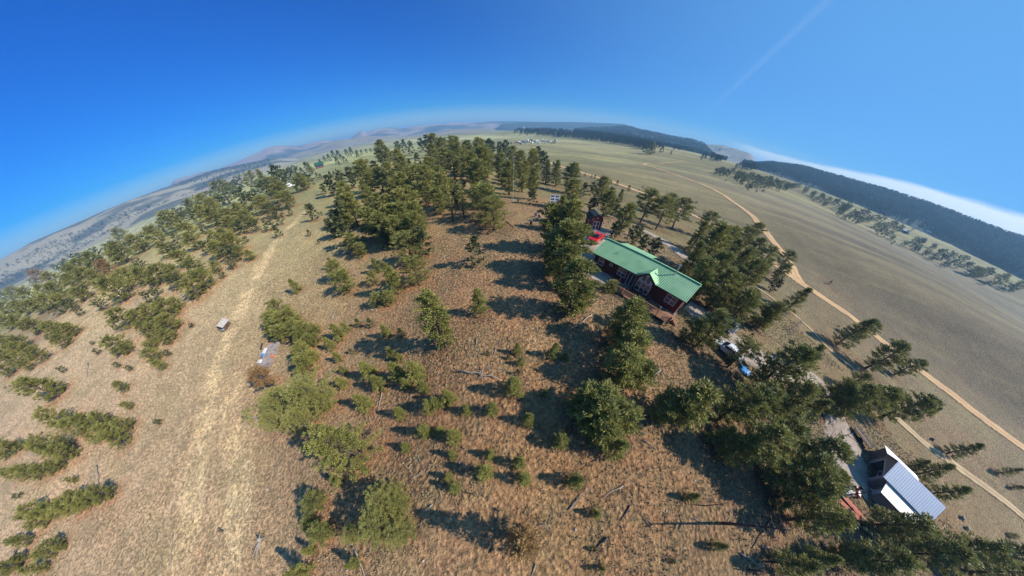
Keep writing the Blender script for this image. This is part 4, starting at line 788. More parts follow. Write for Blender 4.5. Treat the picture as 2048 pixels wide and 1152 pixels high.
# deck
dk = tag(link('deck', None, house)); dk = None
DX0, DX1, DY0 = 6.2, 16.6, -3.4
d_ = MB(); d_.span(DX0, DX1, DY0, -.66, -.06, .04); deck = d_.build('deck', M_DECK, house)
for o in [o for o in COL.objects if o.type == 'EMPTY' and o.parent == house]: bpy.data.objects.remove(o)
for x in np.linspace(DX0+.1, DX1-.1, 6):
    for y in (DY0+.1, -1.2): d_ = MB(); d_.span(x-.07, x+.07, y-.07, y+.07, -2.4, -.061); d_.build('deck_post', M_DARKW, deck)
def railing(p, q, m=M_RAIL):
    p, q = Vector(p), Vector(q); L = (q-p).length; t = (q-p)/L; an = math.atan2(t.y, t.x); B = MB()
    for z, h in ((1.0, .05), (.18, .05)): B.box((p+q)/2+Vector((0, 0, z)), (L, .09, h), rz=an)
    n = int(L/.14)
    for i in range(1, n): B.box(p+t*(L*i/n)+Vector((0, 0, .59)), (.035, .035, .77), rz=an)
    B.build('railing', m, deck); k = max(1, round(L/2.1))
    for i in range(k+1): K = MB(); K.box(p+t*(L*i/k)+Vector((0, 0, .56)), (.11, .11, 1.16), rz=an); K.build('railing_post', m, deck)
railing((DX0, DY0+.06, .04), (DX1, DY0+.06, .04)); railing((DX0+.06, DY0+.2, .04), (DX0+.06, -.8, .04)); railing((DX1-.06, DY0+.2, .04), (DX1-.06, -1.6, .04))
s_ = MB()
for i in range(5): s_.span(DX1+.05+.28*i, DX1+.33+.28*i, -1.6, -.75, -1.2, -.12-.2*i)
s_.build('steps', M_DECK, deck)
def hp(x, y, z=0): 
    p = Vector((org.x, org.y, 0))+u*x+v*y; return Vector((p.x, p.y, HZ+z))
# things on the deck
def deck_chair(x, y, a, lab):
    o = thing('deck_chair', lab, 'chair', hp(x, y, .045), rz+a, 'dark chairs on the deck'); s = MB(); s.box((0, 0, .42), (.5, .5, .05)); s.build('seat', M_BLACK, o); s = MB(); s.box((0, .26, .75), (.5, .05, .62), rx=-.2); s.build('backrest', M_BLACK, o)
    for sx in (-.21, .21):
        for sy in (-.21, .21): s = MB(); s.box((sx, sy, .2), (.05, .05, .4)); s.build('leg', M_BLACK, o)
deck_chair(8.9, -1.5, 0, 'dark deck chair near the glass door on the wooden deck'); deck_chair(10.6, -1.6, .4, 'dark deck chair under the middle of the gable windows'); deck_chair(11.9, -1.5, -.3, 'dark deck chair at the right end of the gable windows')
o = thing('grill', 'round black grill near the right end of the wooden deck', 'grill', hp(14.2, -2.3, .045)); s = MB()
s.tube([(0, 0, .6), (0, 0, .7), (0, 0, .85), (0, 0, .98), (0, 0, 1.04)], [.16, .28, .31, .22, .05], 12); s.build('bowl', M_BLACK, o, smooth=True)
for k in range(3): s = MB(); a = k*2.1; s.tube([(math.cos(a)*.1, math.sin(a)*.1, .62), (math.cos(a)*.3, math.sin(a)*.3, 0)], .02, 5); s.build('leg', M_BLACK, o)
p = ground(1343, 634); o = thing('white_bucket', 'white bucket beside the low right corner of the deck', 'bucket', p); s = MB(); s.tube([(0, 0, 0), (0, 0, .55)], [.24, .3], 12); s.build('body', M_WHITE, o); s = MB(); s.tube([(0, 0, .5), (0, 0, .56)], [.33, .33], 12); s.build('rim', M_METAL, o)
# --- barn shed
A, B_ = ground(1177, 460), ground(1163, 441); yv = uv(A, B_); xv = Vector((yv.y, -yv.x, 0)); rs_ = math.atan2(xv.y, xv.x)
M_BARN = mat('barn_red_boards', L_(140, 44, 36), .75, c2=L_(112, 34, 30), stripes=('X', 1.2, .02)); M_DKROOF = mat('dark_green_shingles', L_(46, 62, 54), .8, c2=L_(36, 48, 42), scale=6)
sh = thing('barn_shed', 'small red barn shed with dark gambrel roof and white-framed double doors', 'shed', (A.x, A.y, A.z), rs_); SW, SD = 2.8, 4.2
G_ = [(0, 1.95), (.42, 2.85), (SW/2, 3.3), (SW-.42, 2.85), (SW, 1.95)]
s = MB(); s.prism([(0, -.5), (SW, -.5)]+G_[::-1], 0, SD); s.build('wall', M_BARN, sh); s = MB()
for i in range(4):
    a, b = Vector((G_[i][0], 0, G_[i][1])), Vector((G_[i+1][0], 0, G_[i+1][1])); n = Vector((-(b-a).z, 0, (b-a).x)).normalized(); a2 = a+n*.03-(b-a).normalized()*(.14 if i == 0 else 0); b2 = b+n*.03+(b-a).normalized()*(.14 if i == 3 else .01)
    s.slab([(a2.x, -.22, a2.z), (b2.x, -.22, b2.z), (b2.x, SD+.22, b2.z), (a2.x, SD+.22, a2.z)], -.06)
s.build('roof', M_DKROOF, sh)
for i in range(2):
    x0 = .62+i*.79; s = MB(); s.span(x0, x0+.77, -.05, -.003, .05, 1.85); dr = s.build('door', M_BARN, sh); s = MB()
    for q in ((x0, x0+.1, .05, 1.85), (x0+.67, x0+.77, .05, 1.85), (x0+.1, x0+.67, .05, .15), (x0+.1, x0+.67, 1.75, 1.85), (x0+.1, x0+.67, .85, .95)): s.span(q[0], q[1], -.08, -.052, q[2], q[3])
    s.build('frame', M_WHITE, dr)
s = MB(); s.tube([(SW/2, -.05, 2.5), (SW/2, .0, 2.5)], .14, 10); s.build('vent', M_WHITE, sh); rect(0, 1.2, 2.0, .9, 1.6, 0, parent=sh, axis='x')
# --- vehicles
M_TYRE = M_BLACK; M_LAMP = mat('lamp_glass', (.8, .8, .78), .2); M_CHROME = mat('bumper_chrome', (.6, .6, .6), .25, metal=.9); M_DARK = mat('dark_glass', (.02, .022, .025), .08, spec=.9); M_BED = mat('grey_bed_cover', (.10, .11, .13), .6)
def paint(n, c): 
    m, nt, b = nodes(n); b.inputs['Base Color'].default_value = (*c, 1); b.inputs['Roughness'].default_value = .3; b.inputs['Coat Weight'].default_value = .25; return m
def vehicle(name, lab, loc, rz_, m, kind='pickup', L=5.7, W_=1.95, cat='pickup truck'):
    """front points to local -x"""
    o = thing(name, lab, cat, loc, rz_); h = W_/2; b = MB()
    if kind == 'pickup': pr = [(-L/2, .45), (-L/2, .95), (-L/2+.1, 1.08), (-L/2+1.35, 1.18), (L/2, 1.2), (L/2, .5), (L/2-.3, .42), (-L/2+.3, .38)]; cb = [(-L/2+1.25, 1.17), (-L/2+1.95, 1.82), (-L/2+3.15, 1.86), (-L/2+3.5, 1.17)]
    elif kind == 'suv': pr = [(-L/2, .42), (-L/2, .85), (-L/2+.1, 1.0), (-L/2+1.2, 1.1), (L/2, 1.12), (L/2, .45), (-L/2+.3, .36)]; cb = [(-L/2+1.1, 1.09), (-L/2+1.8, 1.72), (L/2-.35, 1.74), (L/2-.05, 1.1)]
    else: pr = [(-L/2, .38), (-L/2, .72), (-L/2+1.2, .92), (L/2-.9, .95), (L/2, .85), (L/2, .42), (-L/2+.3, .3)]; cb = [(-L/2+1.1, .9), (-L/2+1.9, 1.38), (L/2-1.5, 1.4), (L/2-.8, .93)]
    b.prism(pr, -h, h); b.build('body', m, o, bevel=.06)
    c = MB(); n = 4; w1, w0 = h*.80, h*.93; vs = [(p[0], -(w1 if p[1] > 1.25 else w0), p[1]) for p in cb]+[(p[0], (w1 if p[1] > 1.25 else w0), p[1]) for p in cb]; c.add(vs, [(0, 1, 2, 3), (7, 6, 5, 4)]+[(i, 4+i, 4+(i+1) % 4, (i+1) % 4) for i in range(4)]); cab = c.build('cab', m, o, bevel=.05)
    (x0, z0), (x1, z1), (x2, z2), (x3, z3) = cb
    def lerp(a, b_, t): return a+(b_-a)*t
    g = MB(); nn = Vector((-(z1-z0), 0, x1-x0)).normalized()*.03
    def sq(a, b2, wa, wb, sgn=1): g.slab([Vector((a[0], -wa, a[1]))+nn*sgn*0+Vector((0, 0, 0)), Vector((a[0], wa, a[1])), Vector((b2[0], wb, b2[1])), Vector((b2[0], -wb, b2[1]))], .02)
    sh_ = .035
    a = (lerp(x0, x1, .15)-sh_, lerp(z0, z1, .15)+sh_*.6); b2 = (lerp(x0, x1, .9)-sh_, lerp(z0, z1, .9)+sh_*.6); sq(a, b2, w0*.86, w1*.86); g.build('windscreen', M_DARK, o)
    g = MB(); a = (lerp(x3, x2, .15)+sh_, lerp(z3, z2, .15)+sh_*.6); b2 = (lerp(x3, x2, .85)+sh_, lerp(z3, z2, .85)+sh_*.6); sq(a, b2, w0*.82, w1*.82); g.build('rear_window', M_DARK, o)
    for s in (-1, 1):
        for i, (ta, tb) in enumerate(((.08, .49), (.53, .9))):
            g = MB(); zb, zt = z0+.12, z1-.1; xl = lambda z: lerp(x0, x1, (z-z0)/(z1-z0)); xr = lambda z: lerp(x3, x2, (z-z3)/(z2-z3)); yw = lambda z: lerp(w0, w1, (z-z0)/(z1-z0))+.012
            q = [(lerp(xl(zb), xr(zb), ta), s*yw(zb), zb), (lerp(xl(zb), xr(zb), tb), s*yw(zb), zb), (lerp(xl(zt), xr(zt), tb), s*yw(zt), zt), (lerp(xl(zt), xr(zt), ta), s*yw(zt), zt)]; g.slab(q, .015); g.build('side_window', M_DARK, o)
        for xx in (-L/2+.95, L/2-1.15):
            t = MB(); t.tube([(xx, s*(h-.2), .38), (xx, s*(h+.03), .38)], .38, 16); wh = t.build('wheel', M_TYRE, o); t = MB(); t.tube([(xx, s*(h+.02), .38), (xx, s*(h+.045), .38)], .2, 12); t.build('rim', M_CHROME, wh)
        t = MB(); t.box((-L/2-.01, s*(h-.3), .82), (.06, .42, .2)); t.build('headlight', M_LAMP, o)
        t = MB(); t.box((L/2+.01, s*(h-.14), .9), (.05, .16, .32)); t.build('tail_light', mat('tail_red', (.4, .02, .02), .3), o)
        t = MB(); t.box((x0+.45, s*(h+.12), 1.25 if kind != 'car' else 1.0), (.12, .2, .16)); t.build('mirror', m, o)
    t = MB(); t.box((-L/2-.06, 0, .5), (.16, W_*.96, .22)); t.build('bumper', M_CHROME, o, bevel=.03); t = MB(); t.box((L/2+.06, 0, .5), (.14, W_*.96, .2)); t.build('bumper', M_CHROME, o, bevel=.03)
    t = MB(); t.box((-L/2-.02, 0, .8), (.05, W_*.5, .24)); t.build('grille', M_BLACK, o)
    if kind == 'pickup': t = MB(); t.box(((x3+L/2)/2+.02, 0, 1.21), (L/2-x3-.12, W_*.86, .06)); t.build('bed_cover', M_BED, o)
    return o
a, b2 = ground(1174, 496), ground(1203, 474); c_ = (a+b2)/2; dv = uv(a, b2)
vehicle('pickup_truck', 'bright red crew cab pickup with dark bed cover parked between house and shed', (c_.x, c_.y, hm(c_.x, c_.y)+.06), math.atan2(dv.y, dv.x), paint('red_paint', (.52, .006, .008)))
p = ground(1438, 652); dv = uv(ground(1425, 640), ground(1455, 668)); vehicle('parked_car', 'silver-blue car mostly hidden under the pine by the driveway bend', (p.x, p.y, p.z+.08), math.atan2(dv.y, dv.x), paint('silver_blue_paint', (.30, .38, .45)), 'suv', 4.6, 1.85, 'car')
p = ground(1447, 706); vehicle('parked_car', 'white car in tree shade near the blue tarp beside the driveway', (p.x, p.y, p.z+.08), math.atan2(dv.y, dv.x), paint('white_paint', (.72, .73, .75)), 'car', 4.6, 1.8, 'car')
# --- garage
A, Bp = ground(1745, 900), ground(1750, 1004); rg_ = math.atan2(-.5, -.866); gl = (Bp-A).length; S_ = 1.0
gz0 = min(A.z, Bp.z)
M_GWALL = mat('grey_beige_siding', (.30, .27, .25), .8, c2=(.22, .2, .18), stripes=('Z', 1.2, .02)); M_WROOF = mat('white_ribbed_metal', (.66, .68, .70), .4, c2=(.58, .60, .63), stripes=('X', 1.0, .035)); M_CREAM = mat('cream_metal', (.72, .70, .62), .5, c2=(.64, .62, .55))
M_PLANK = mat('weathered_planks', (.17, .14, .12), .9, c2=(.11, .09, .08), stripes=('Z', 1.8, .02)); M_INT = mat('dark_interior', (.06, .055, .05), .95)
ga = thing('garage', 'garage with white ribbed metal roof, open dark bay and plank lean-to', 'garage', (A.x, A.y, gz0), rg_)
ga.scale = (S_, S_, S_)
gd = 6.9; a0, a1, a2, a3 = 0, 2.9, 8.0, 9.9; ez, rz2 = 2.45, 3.8; am = (a1+a2)/2; t = .14
s = MB(); s.span(a1, a1+.75, 0, t, -1.5, ez); s.span(a2-.5, a2, 0, t, -1.5, ez); s.span(a1+.753, a2-.503, 0, t, 2.1, ez); s.prism([(a1, ez+.002), (a2, ez+.002), (am, rz2-.1)], 0, t)
s.span(a1, a1+t, t+.003, gd, -1.5, ez); s.span(a2-t, a2, t+.003, gd, -1.5, ez); s.span(a1+t+.003, a2-t-.003, gd-t, gd, -1.5, ez); s.prism([(a1, ez+.002), (a2, ez+.002), (am, rz2-.1)], gd-t, gd); s.build('wall', M_GWALL, ga)
s = MB(); s.slab([(a1-.35, -.4, ez-.12), (am, -.4, rz2+.03), (am, gd+.4, rz2+.03), (a1-.35, gd+.4, ez-.12)], -.07); s.slab([(a2+.35, -.4, ez-.12), (am+.003, -.4, rz2+.03), (am+.003, gd+.4, rz2+.03), (a2+.35, gd+.4, ez-.12)], .07)
M_WROOF2 = mat('white_ribbed_roof', (.64, .69, .76), .4, c2=(.56, .61, .68), stripes=('Y', .95, .012)); s.build('roof', M_WROOF2, ga)
s = MB(); s.span(a0, a1-.003, .3, t+.3, -1.5, 1.75); s.prism([(a0, 1.752), (a1-.003, 1.752), (a1-.003, 2.25)], .3, t+.3); s.span(a0, a0+t, t+.303, gd-1.2, -1.5, 1.75); s.build('lean_to_wall', M_PLANK, ga)
s = MB(); s.slab([(a0-.3, .0, 1.78), (a1, .0, 2.34), (a1, gd-.9, 2.34), (a0-.3, gd-.9, 1.78)], -.07); s.build('lean_to_roof', M_WROOF, ga)
s = MB(); s.span(a2+.003, a3, 1.2, t+1.2, -1.5, 1.6); s.span(a3-t, a3, t+1.203, gd, -1.5, 1.6); s.prism([(a2+.003, 1.602), (a3, 1.602), (a2+.003, 2.1)], 1.2, 1.2+t); s.build('side_wall', M_GWALL, ga)
s = MB(); s.slab([(a3+.35, .5, 1.62), (a2, .5, 2.22), (a2, gd+.2, 2.22), (a3+.35, gd+.2, 1.62)], .07); s.build('side_roof', M_CREAM, ga)
s = MB(); s.span(a1+t+.003, a2-t-.003, 0, gd-t-.003, -.2, .02); s.build('floor_slab', M_CONC, ga)
s = MB(); s.span(a1+.7, a1+.8, -.03, -.003, -.0, 2.15); s.span(a2-.55, a2-.45, -.03, -.003, 0, 2.15); s.span(a1+.803, a2-.553, -.03, -.003, 2.05, 2.15); s.build('bay_trim', M_WHITE, ga)
s = MB(); s.span(a2+.6, a2+1.5, 1.15, 1.197, 0, 1.55); s.build('door', M_WHITE, ga)
q = Vector((A.x, A.y, gz0))+Vector((math.cos(rg_), math.sin(rg_), 0))*(am-.2)*S_+Vector((-math.sin(rg_), math.cos(rg_), 0))*3.3
vehicle('parked_car', 'pale grey car parked in the open bay of the garage', (q.x, q.y, gz0+.04), rg_+math.pi/2, paint('pale_grey_paint', (.5, .51, .52)), 'suv', 4.4, 1.8, 'car')
def gp(x, y): return Vector((A.x, A.y, gz0))
# --- board stacks, rock, red mower, planks
M_ORANGE = mat('rusty_orange_boards', L_(196, 98, 62), .8, c2=L_(150, 70, 48), scale=3, ratio=(1, 8, 8)); M_PALEB = mat('pale_boards', L_(222, 210, 168), .8, c2=L_(190, 176, 136), ratio=(1, 8, 8))
def stack(name, lab, p0, p1, n, wd, m, g, cat='stack', hh=.05, seed=1):
    a, b2 = ground(*p0), ground(*p1); L = (b2-a).length; rr_ = random.Random(seed); o = thing(name, lab, cat, a, math.atan2((b2-a).y, (b2-a).x), g)
    sl2 = math.atan2(b2.z-a.z, L)
    for i in range(n): s = MB(); y = (i % 4-1.5)*wd*1.12; z = .08+hh*1.15*(i//4); s.box((L/2+rr_.uniform(-.3, .3), y+rr_.uniform(-.03, .03), z+L/2*math.tan(sl2)), (L*rr_.uniform(.86, 1), wd, hh), rz=rr_.uniform(-.03, .03), ry=-sl2); s.build('board', m, o)
    return o
stack('board_stack', 'long rust-orange boards stacked beside the garage yard, upper row', (1682, 988), (1727, 1037), 10, .2, M_ORANGE, 'board stacks near the garage'); stack('board_stack', 'long rust-orange boards stacked lower, nearest the shaded pine', (1678, 1002), (1725, 1044), 8, .16, M_ORANGE, 'board stacks near the garage', seed=4)
stack('board_stack', 'pale yellow boards on the ground below the orange stacks', (1729, 1056), (1756, 1077), 5, .14, M_PALEB, 'board stacks near the garage', seed=6); stack('board_stack', 'short pale offcut boards at the lower end of the orange stacks', (1722, 1036), (1742, 1052), 5, .18, M_PALEB, 'board stacks near the garage', seed=7)
def lump(name, lab, cat, px, py, sx, sy, sz, m, n=14, seed=1):
    p = ground(px, py); o = thing(name, lab, cat, p, seed*.7); s = MB(); rr_ = random.Random(seed); rows = [(0, 1.0), (.35, .98), (.7, .78), (.93, .42), (1, .02)]; vs = []
    for z, r in rows:
        for k in range(n): a = 2*math.pi*k/n; q = r*rr_.uniform(.84, 1.1); vs.append((math.cos(a)*sx*q, math.sin(a)*sy*q, z*sz-.05))
    s.add(vs, [(i*n+k, i*n+(k+1) % n, (i+1)*n+(k+1) % n, (i+1)*n+k) for i in range(4) for k in range(n)]+[tuple(4*n+k for k in range(n))]); return s.build('body', m, o), o
M_TARPG = mat('grey_tarp', (.34, .33, .36), .6, bump=.1, bscale=4); M_BLUE = mat('blue_tarp', (.03, .24, .62), .45, bump=.08, bscale=3, c2=(.05, .32, .7)); M_WTARP = mat('white_tarp', (.5, .53, .57), .5, bump=.08, bscale=3, c2=(.6, .65, .74))
lump('covered_pile', 'grey tarp-covered pile at the head of the orange boards', 'pile', 1692, 984, .75, 1.6, .8, M_TARPG, seed=2)
lump('blue_tarp', 'bright blue tarp heap beside the driveway', 'tarp', 1484, 741, 1.3, .9, .5, M_BLUE, seed=3)
M_REDP = paint('faded_red_paint', (.5, .05, .06)); p = ground(1711, 986); o = thing('ride_on_mower', 'small red ride-on machine with black wheels near the orange boards', 'mower', p, .6)
s = MB(); s.box((-.35, 0, .5), (.8, .5, .38)); s.box((.35, 0, .4), (.7, .7, .2)); s.build('body', M_REDP, o, bevel=.05); s = MB(); s.box((.4, 0, .62), (.4, .42, .12)); s.box((.6, 0, .82), (.08, .42, .4)); s.build('seat', M_BLACK, o)
for sx in (-.55, .55):
    for sy in (-.4, .4): s = MB(); r_ = .18 if sx < 0 else .26; s.tube([(sx, sy-.07, r_), (sx, sy+.07, r_)], r_, 12); s.build('wheel', M_BLACK, o)
s = MB(); s.tube([(.0, 0, .6), (.12, 0, .88)], .02, 6); s.build('steering_column', M_BLACK, o)
# --- flat trailer, stump
p = ground(1722, 878); dv = uv(ground(1713, 864), ground(1733, 892)); o = thing('flat_trailer', 'flat utility trailer with pale rails parked by the track', 'trailer', p, math.atan2(dv.y, dv.x)); s = MB(); s.box((0, 0, .6), (3.6, 1.6, .1)); s.build('bed', M_DARKW, o); s = MB()
for y in (-.8, .8): s.box((0, y, .9), (3.6, .06, .08)); [s.box((x, y, .76), (.06, .06, .3)) for x in (-1.7, -.6, .6, 1.7)]
s.build('rails', M_PALEB, o); s = MB(); s.tube([(-1.8, 0, .55), (-2.9, 0, .5)], .05, 6); s.build('drawbar', M_METAL, o)
for y in (-.88, .88): s = MB(); s.tube([(.3, y-.1, .32), (.3, y+.1, .32)], .32, 14); s.build('wheel', M_BLACK, o)
for px, py, l in ((1868, 880, 'dark stump beside the pale track near its upper bend'), (1859, 962, 'pale weathered stump left of the lower track'), (1925, 1037, 'pale cut stump on bare ground right of the garage'), (1934, 1058, 'second pale stump below the first, right of the garage')):
    p = ground(px, py); o = thing('stump', l, 'stump', p, 0, 'stumps near the track'); s = MB(); s.tube([(0, 0, -.1), (0, 0, .1), (0, 0, .45)], [.42, .3, .26], 9); s.build('trunk', M_SNAGD if 'dark' in l else M_SNAG, o); s = MB()
    for k in range(4): a = k*1.6; s.tube([(math.cos(a)*.25, math.sin(a)*.25, .08), (math.cos(a)*.65, math.sin(a)*.65, -.04)], [.1, .04], 5)
    s.build('roots', M_SNAG, o)
# --- uprooted stump on the pale track
p = ground(524, 1078); o = thing('uprooted_stump', 'pale uprooted stump with long splayed roots on bare slope at the photo bottom', 'stump', p, 0); o.scale = (.75, .75, .6); s = MB(); s.tube([(0, 0, .1), (.1, .0, .9)], [.35, .22], 9); s.build('trunk', M_SNAG, o, smooth=True); s = MB()
for dx, dy, dz in ((-.5, -2.2, .0), (.2, -2.6, .05), (.9, -2.0, .0), (-1.0, .4, .5), (1.1, .5, .5), (.2, .8, .9)): s.tube([(0, 0, .3), (dx*.5, dy*.5, .25+dz*.5), (dx, dy, dz)], [.14, .09, .03], 6)
s.build('roots', M_SNAG, o)
# --- solar rack
p = ground(1108, 412); o = thing('solar_rack', 'rack of six white-framed solar panels on a pole on the hill top', 'solar panels', (p.x, p.y, p.z)); o.scale = (.82, .82, .82); fa_ = math.atan2(-p.x, p.y); o.rotation_euler = (0, 0, fa_+R(10)); s = MB(); s.tube([(0, .3, -.2), (0, .3, 1.5)], .09, 8); s.build('pole', M_METAL, o)
M_PV = mat('solar_cells', (.02, .03, .07), .12, c2=(.03, .04, .09), spec=.9); tl = R(-40)
for i in range(2):
    for j in range(3):
        M3 = Matrix.Rotation(-tl*-1, 3, 'X'); c = Vector((0, .3, 1.7))+Matrix.Rotation(R(50), 3, 'X') @ Vector(((i-.5)*1.62, (j-1)*1.08, 0)); s = MB(); s.box(c, (1.56, 1.02, .04), rx=R(50)); pn = s.build('panel', M_WHITE, o); n = Matrix.Rotation(R(50), 3, 'X') @ Vector((0, 0, .03)); s = MB()
        for k in (-.5, .5): s.box(c+n+Matrix.Rotation(R(50), 3, 'X') @ Vector((k*.72, 0, 0)), (.66, .84, .02), rx=R(50))
        s.build('cells', M_PV, pn)
s = MB(); s.box((0, .34, 1.62), (3.0, .08, .08)); s.build('frame', M_METAL, o)
# --- thin mast
p = ground(1026, 404); o = thing('mast', 'very thin pale mast standing left of the solar rack among pines', 'mast', p); s = MB(); s.tube([(0, 0, 0), (0, 0, 11)], [.035, .02], 6); s.build('pole', M_WHITE, o); s = MB(); s.tube([(0, 0, 0), (0, 0, .12)], .4, 10); s.build('base', M_CONC, o); s = MB(); s.box((0, 0, 11), (.9, .04, .04)); s.build('antenna', M_WHITE, o)
# --- garden chairs and barrel
for px, py, a, l in ((1071, 436, .2, 'slatted garden chair, the farther of two facing the fire barrel'), (1079, 440, -.2, 'slatted garden chair, the nearer of two facing the fire barrel')):
    p = ground(px, py); o = thing('garden_chair', l, 'chair', p, 2.7+a, 'garden chairs on the hill top'); s = MB(); s.box((0, 0, .38), (.65, .7, .05), rx=.15); s.build('seat', M_TARPG, o); s = MB()
    for k in range(5): s.box((-.26+.13*k, .42, .78), (.11, .04, .95-.06*abs(k-2)), rx=-.45)
    s.build('backrest', M_TARPG, o)
    for sx in (-.36, .36): s = MB(); s.box((sx, .02, .6), (.12, .8, .04)); s.build('armrest', M_TARPG, o); s = MB(); s.box((sx, -.3, .29), (.06, .1, .6)); s.build('leg', M_TARPG, o); s = MB(); s.box((sx, .3, .2), (.06, .1, .5), rx=.3); s.build('leg', M_TARPG, o)
p = ground(1062, 450); o = thing('fire_barrel', 'small black fire barrel in front of the two garden chairs', 'barrel', p); s = MB(); s.tube([(0, 0, 0), (0, 0, .1), (0, 0, .5), (0, 0, .9)], [.3, .33, .33, .32], 14); s.build('drum', M_BLACK, o, smooth=True); s = MB(); s.tube([(0, 0, .88), (0, 0, .95)], .36, 14); s.build('rim', M_METAL, o)
# --- log hut
a, b2 = ground(446, 662), ground(464, 645); p = ground(455, 655); dv = uv(ground(446, 664), ground(462, 640)); M_LOG = mat('dark_logs', (.12, .08, .055), .9, c2=(.07, .05, .035), stripes=('Z', 1.1, .06)); M_LROOF = mat('bright_old_metal', (.27, .255, .24), .5, c2=(.45, .42, .38), stripes=('X', .8, .02))
o = thing('log_hut', 'small dark log hut with a bright metal roof on the pale slope', 'hut', p, math.atan2(dv.y, dv.x)); o.scale = (.55, .55, .66); s = MB(); s.span(-1.9, 1.9, -1.2, 1.2, -.6, 1.6); s.prism([(-1.2, 1.602), (1.2, 1.602), (0, 2.5)], -1.9, 1.9, 'x'); s.build('wall', M_LOG, o)
s = MB(); s.slab([(-2.4, -1.6, 1.38), (2.3, -1.6, 1.38), (2.3, 0, 2.62), (-2.4, 0, 2.62)], .06); s.slab([(2.3, 1.6, 1.38), (-2.4, 1.6, 1.38), (-2.4, .004, 2.62), (2.3, .004, 2.62)], .06); s.build('roof', M_LROOF, o)
s = MB(); s.span(-.4, .4, -1.24, -1.203, 0, 1.5); s.build('door', M_DARKW, o); s = MB(); s.box((-2.15, 0, .55), (.5, 1.8, .5)); s.build('porch_bench', M_TARPG, o)
# --- firewood stack under tarps
a, b2 = ground(537, 735), ground(556, 690); L = (b2-a).length; o = thing('firewood_stack', 'long stack of grey split firewood partly under white and blue tarps', 'firewood', a, math.atan2((b2-a).y, (b2-a).x)); rr_ = random.Random(8)
M_FW = mat('split_firewood', (.36, .30, .27), .9, c2=(.2, .165, .15), scale=2); s = MB()
for i in range(int(L/.16)):
    for k in range(5):
        for y in (-.75, 0, .75): x = i*.16+rr_.uniform(-.04, .04); s.tube([(x, y*1.0-.38+rr_.uniform(-.1, .1), .1+k*.16), (x+rr_.uniform(-.06, .06), y+.36+rr_.uniform(-.1, .1), .1+k*.16+rr_.uniform(-.03, .03))], .085, 5)
s.build('logs', M_FW, o)
def sheet(par, x0, x1, y0, y1, z, m, name='tarp'):
    n = 8; vs = [(x0+(x1-x0)*i/n, y0+(y1-y0)*j/n, z+.07*rr_.random()-(.45 if j in (0, n) else 0)) for i in range(n+1) for j in range(n+1)]; s = MB(); s.add(vs, [(i*(n+1)+j, (i+1)*(n+1)+j, (i+1)*(n+1)+j+1, i*(n+1)+j+1) for i in range(n) for j in range(n)]); return s.build(name, m, par)
sheet(o, L*.1, L*.25, .7, 1.4, .95, M_WTARP); sheet(o, L*.42, L*.52, .8, 1.4, .95, M_BLUE); sheet(o, L*.52, L*.78, .85, 1.4, .95, M_WTARP); sheet(o, L*.25, L*.33, -1.3, -.9, .9, mat('orange_bucket_lid', (.7, .16, .04), .5), 'orange_cover')
lump('dark_tarp_heap', 'small black tarp heap at the near end of the firewood', 'tarp', 534, 733, .7, .6, .7, M_BLACK, seed=5)
p = ground(529, 695); o = thing('plank_bench', 'dark plank lying on blocks beside the firewood stack', 'plank', p, math.atan2((b2-a).y, (b2-a).x)+.25); s = MB(); s.box((0, 0, .35), (1.7, .35, .08)); s.build('plank', M_DARKW, o); s = MB(); s.box((-.6, 0, .15), (.2, .3, .3)); s.build('block', M_CONC, o); s = MB(); s.box((.6, 0, .15), (.2, .3, .3)); s.build('block', M_CONC, o)
# --- camper, cabin, far buildings
p = ground(584, 375); k = p.length/120; o = thing('camper_trailer', 'white camper trailer among the pines on the left hill', 'camper', p, .9); k *= .5; o.scale = (k, k, k); s = MB(); s.prism([(-2.6, .45), (-2.8, 1.2), (-2.3, 2.6), (2.3, 2.6), (2.7, 2.0), (2.6, .45)], -1.15, 1.15); s.build('body', M_WHITE, o, bevel=.12); rect(0, -1.6, -.4, 1.3, 2.0, -1.15, parent=o, rail=0); rect(0, .9, 1.6, .55, 2.3, -1.15, name='door', parent=o)
for y in (-1, 1): s = MB(); s.tube([(.2, y-.1, .35), (.2, y+.1, .35)], .36, 12); s.build('wheel', M_BLACK, o)
p = ground(642, 337); k = p.length/300; o = thing('cabin', 'far log cabin with dark green roof below the distant pine row', 'cabin', p, .5); o.scale = (k, k, k); s = MB(); s.span(-3.4, 3.4, -2.6, 2.6, -1, 2.4); s.prism([(-2.6, 2.402), (2.6, 2.402), (0, 4.4)], -3.4, 3.4, 'x'); s.build('wall', mat('cabin_logs', L_(120, 66, 50), .85), o); s = MB(); s.slab([(-4, -3.3, 2.1), (4, -3.3, 2.1), (4, 0, 4.6), (-4, 0, 4.6)], .1); s.slab([(4, 3.3, 2.1), (-4, 3.3, 2.1), (-4, .01, 4.6), (4, .01, 4.6)], .1); s.build('roof', mat('cabin_green_roof', L_(38, 84, 62), .5), o); rect(0, -2, -.8, .8, 2, -2.6, parent=o); rect(0, .8, 2, .8, 2, -2.6, parent=o)
TR = []; rr_ = random.Random(12); cols = [M_WHITE, M_WHITE, M_CREAM, M_TARPG, paint('far_blue', (.1, .2, .4)), paint('far_rust', (.3, .14, .08)), M_DARKW]
M_BOX = {}
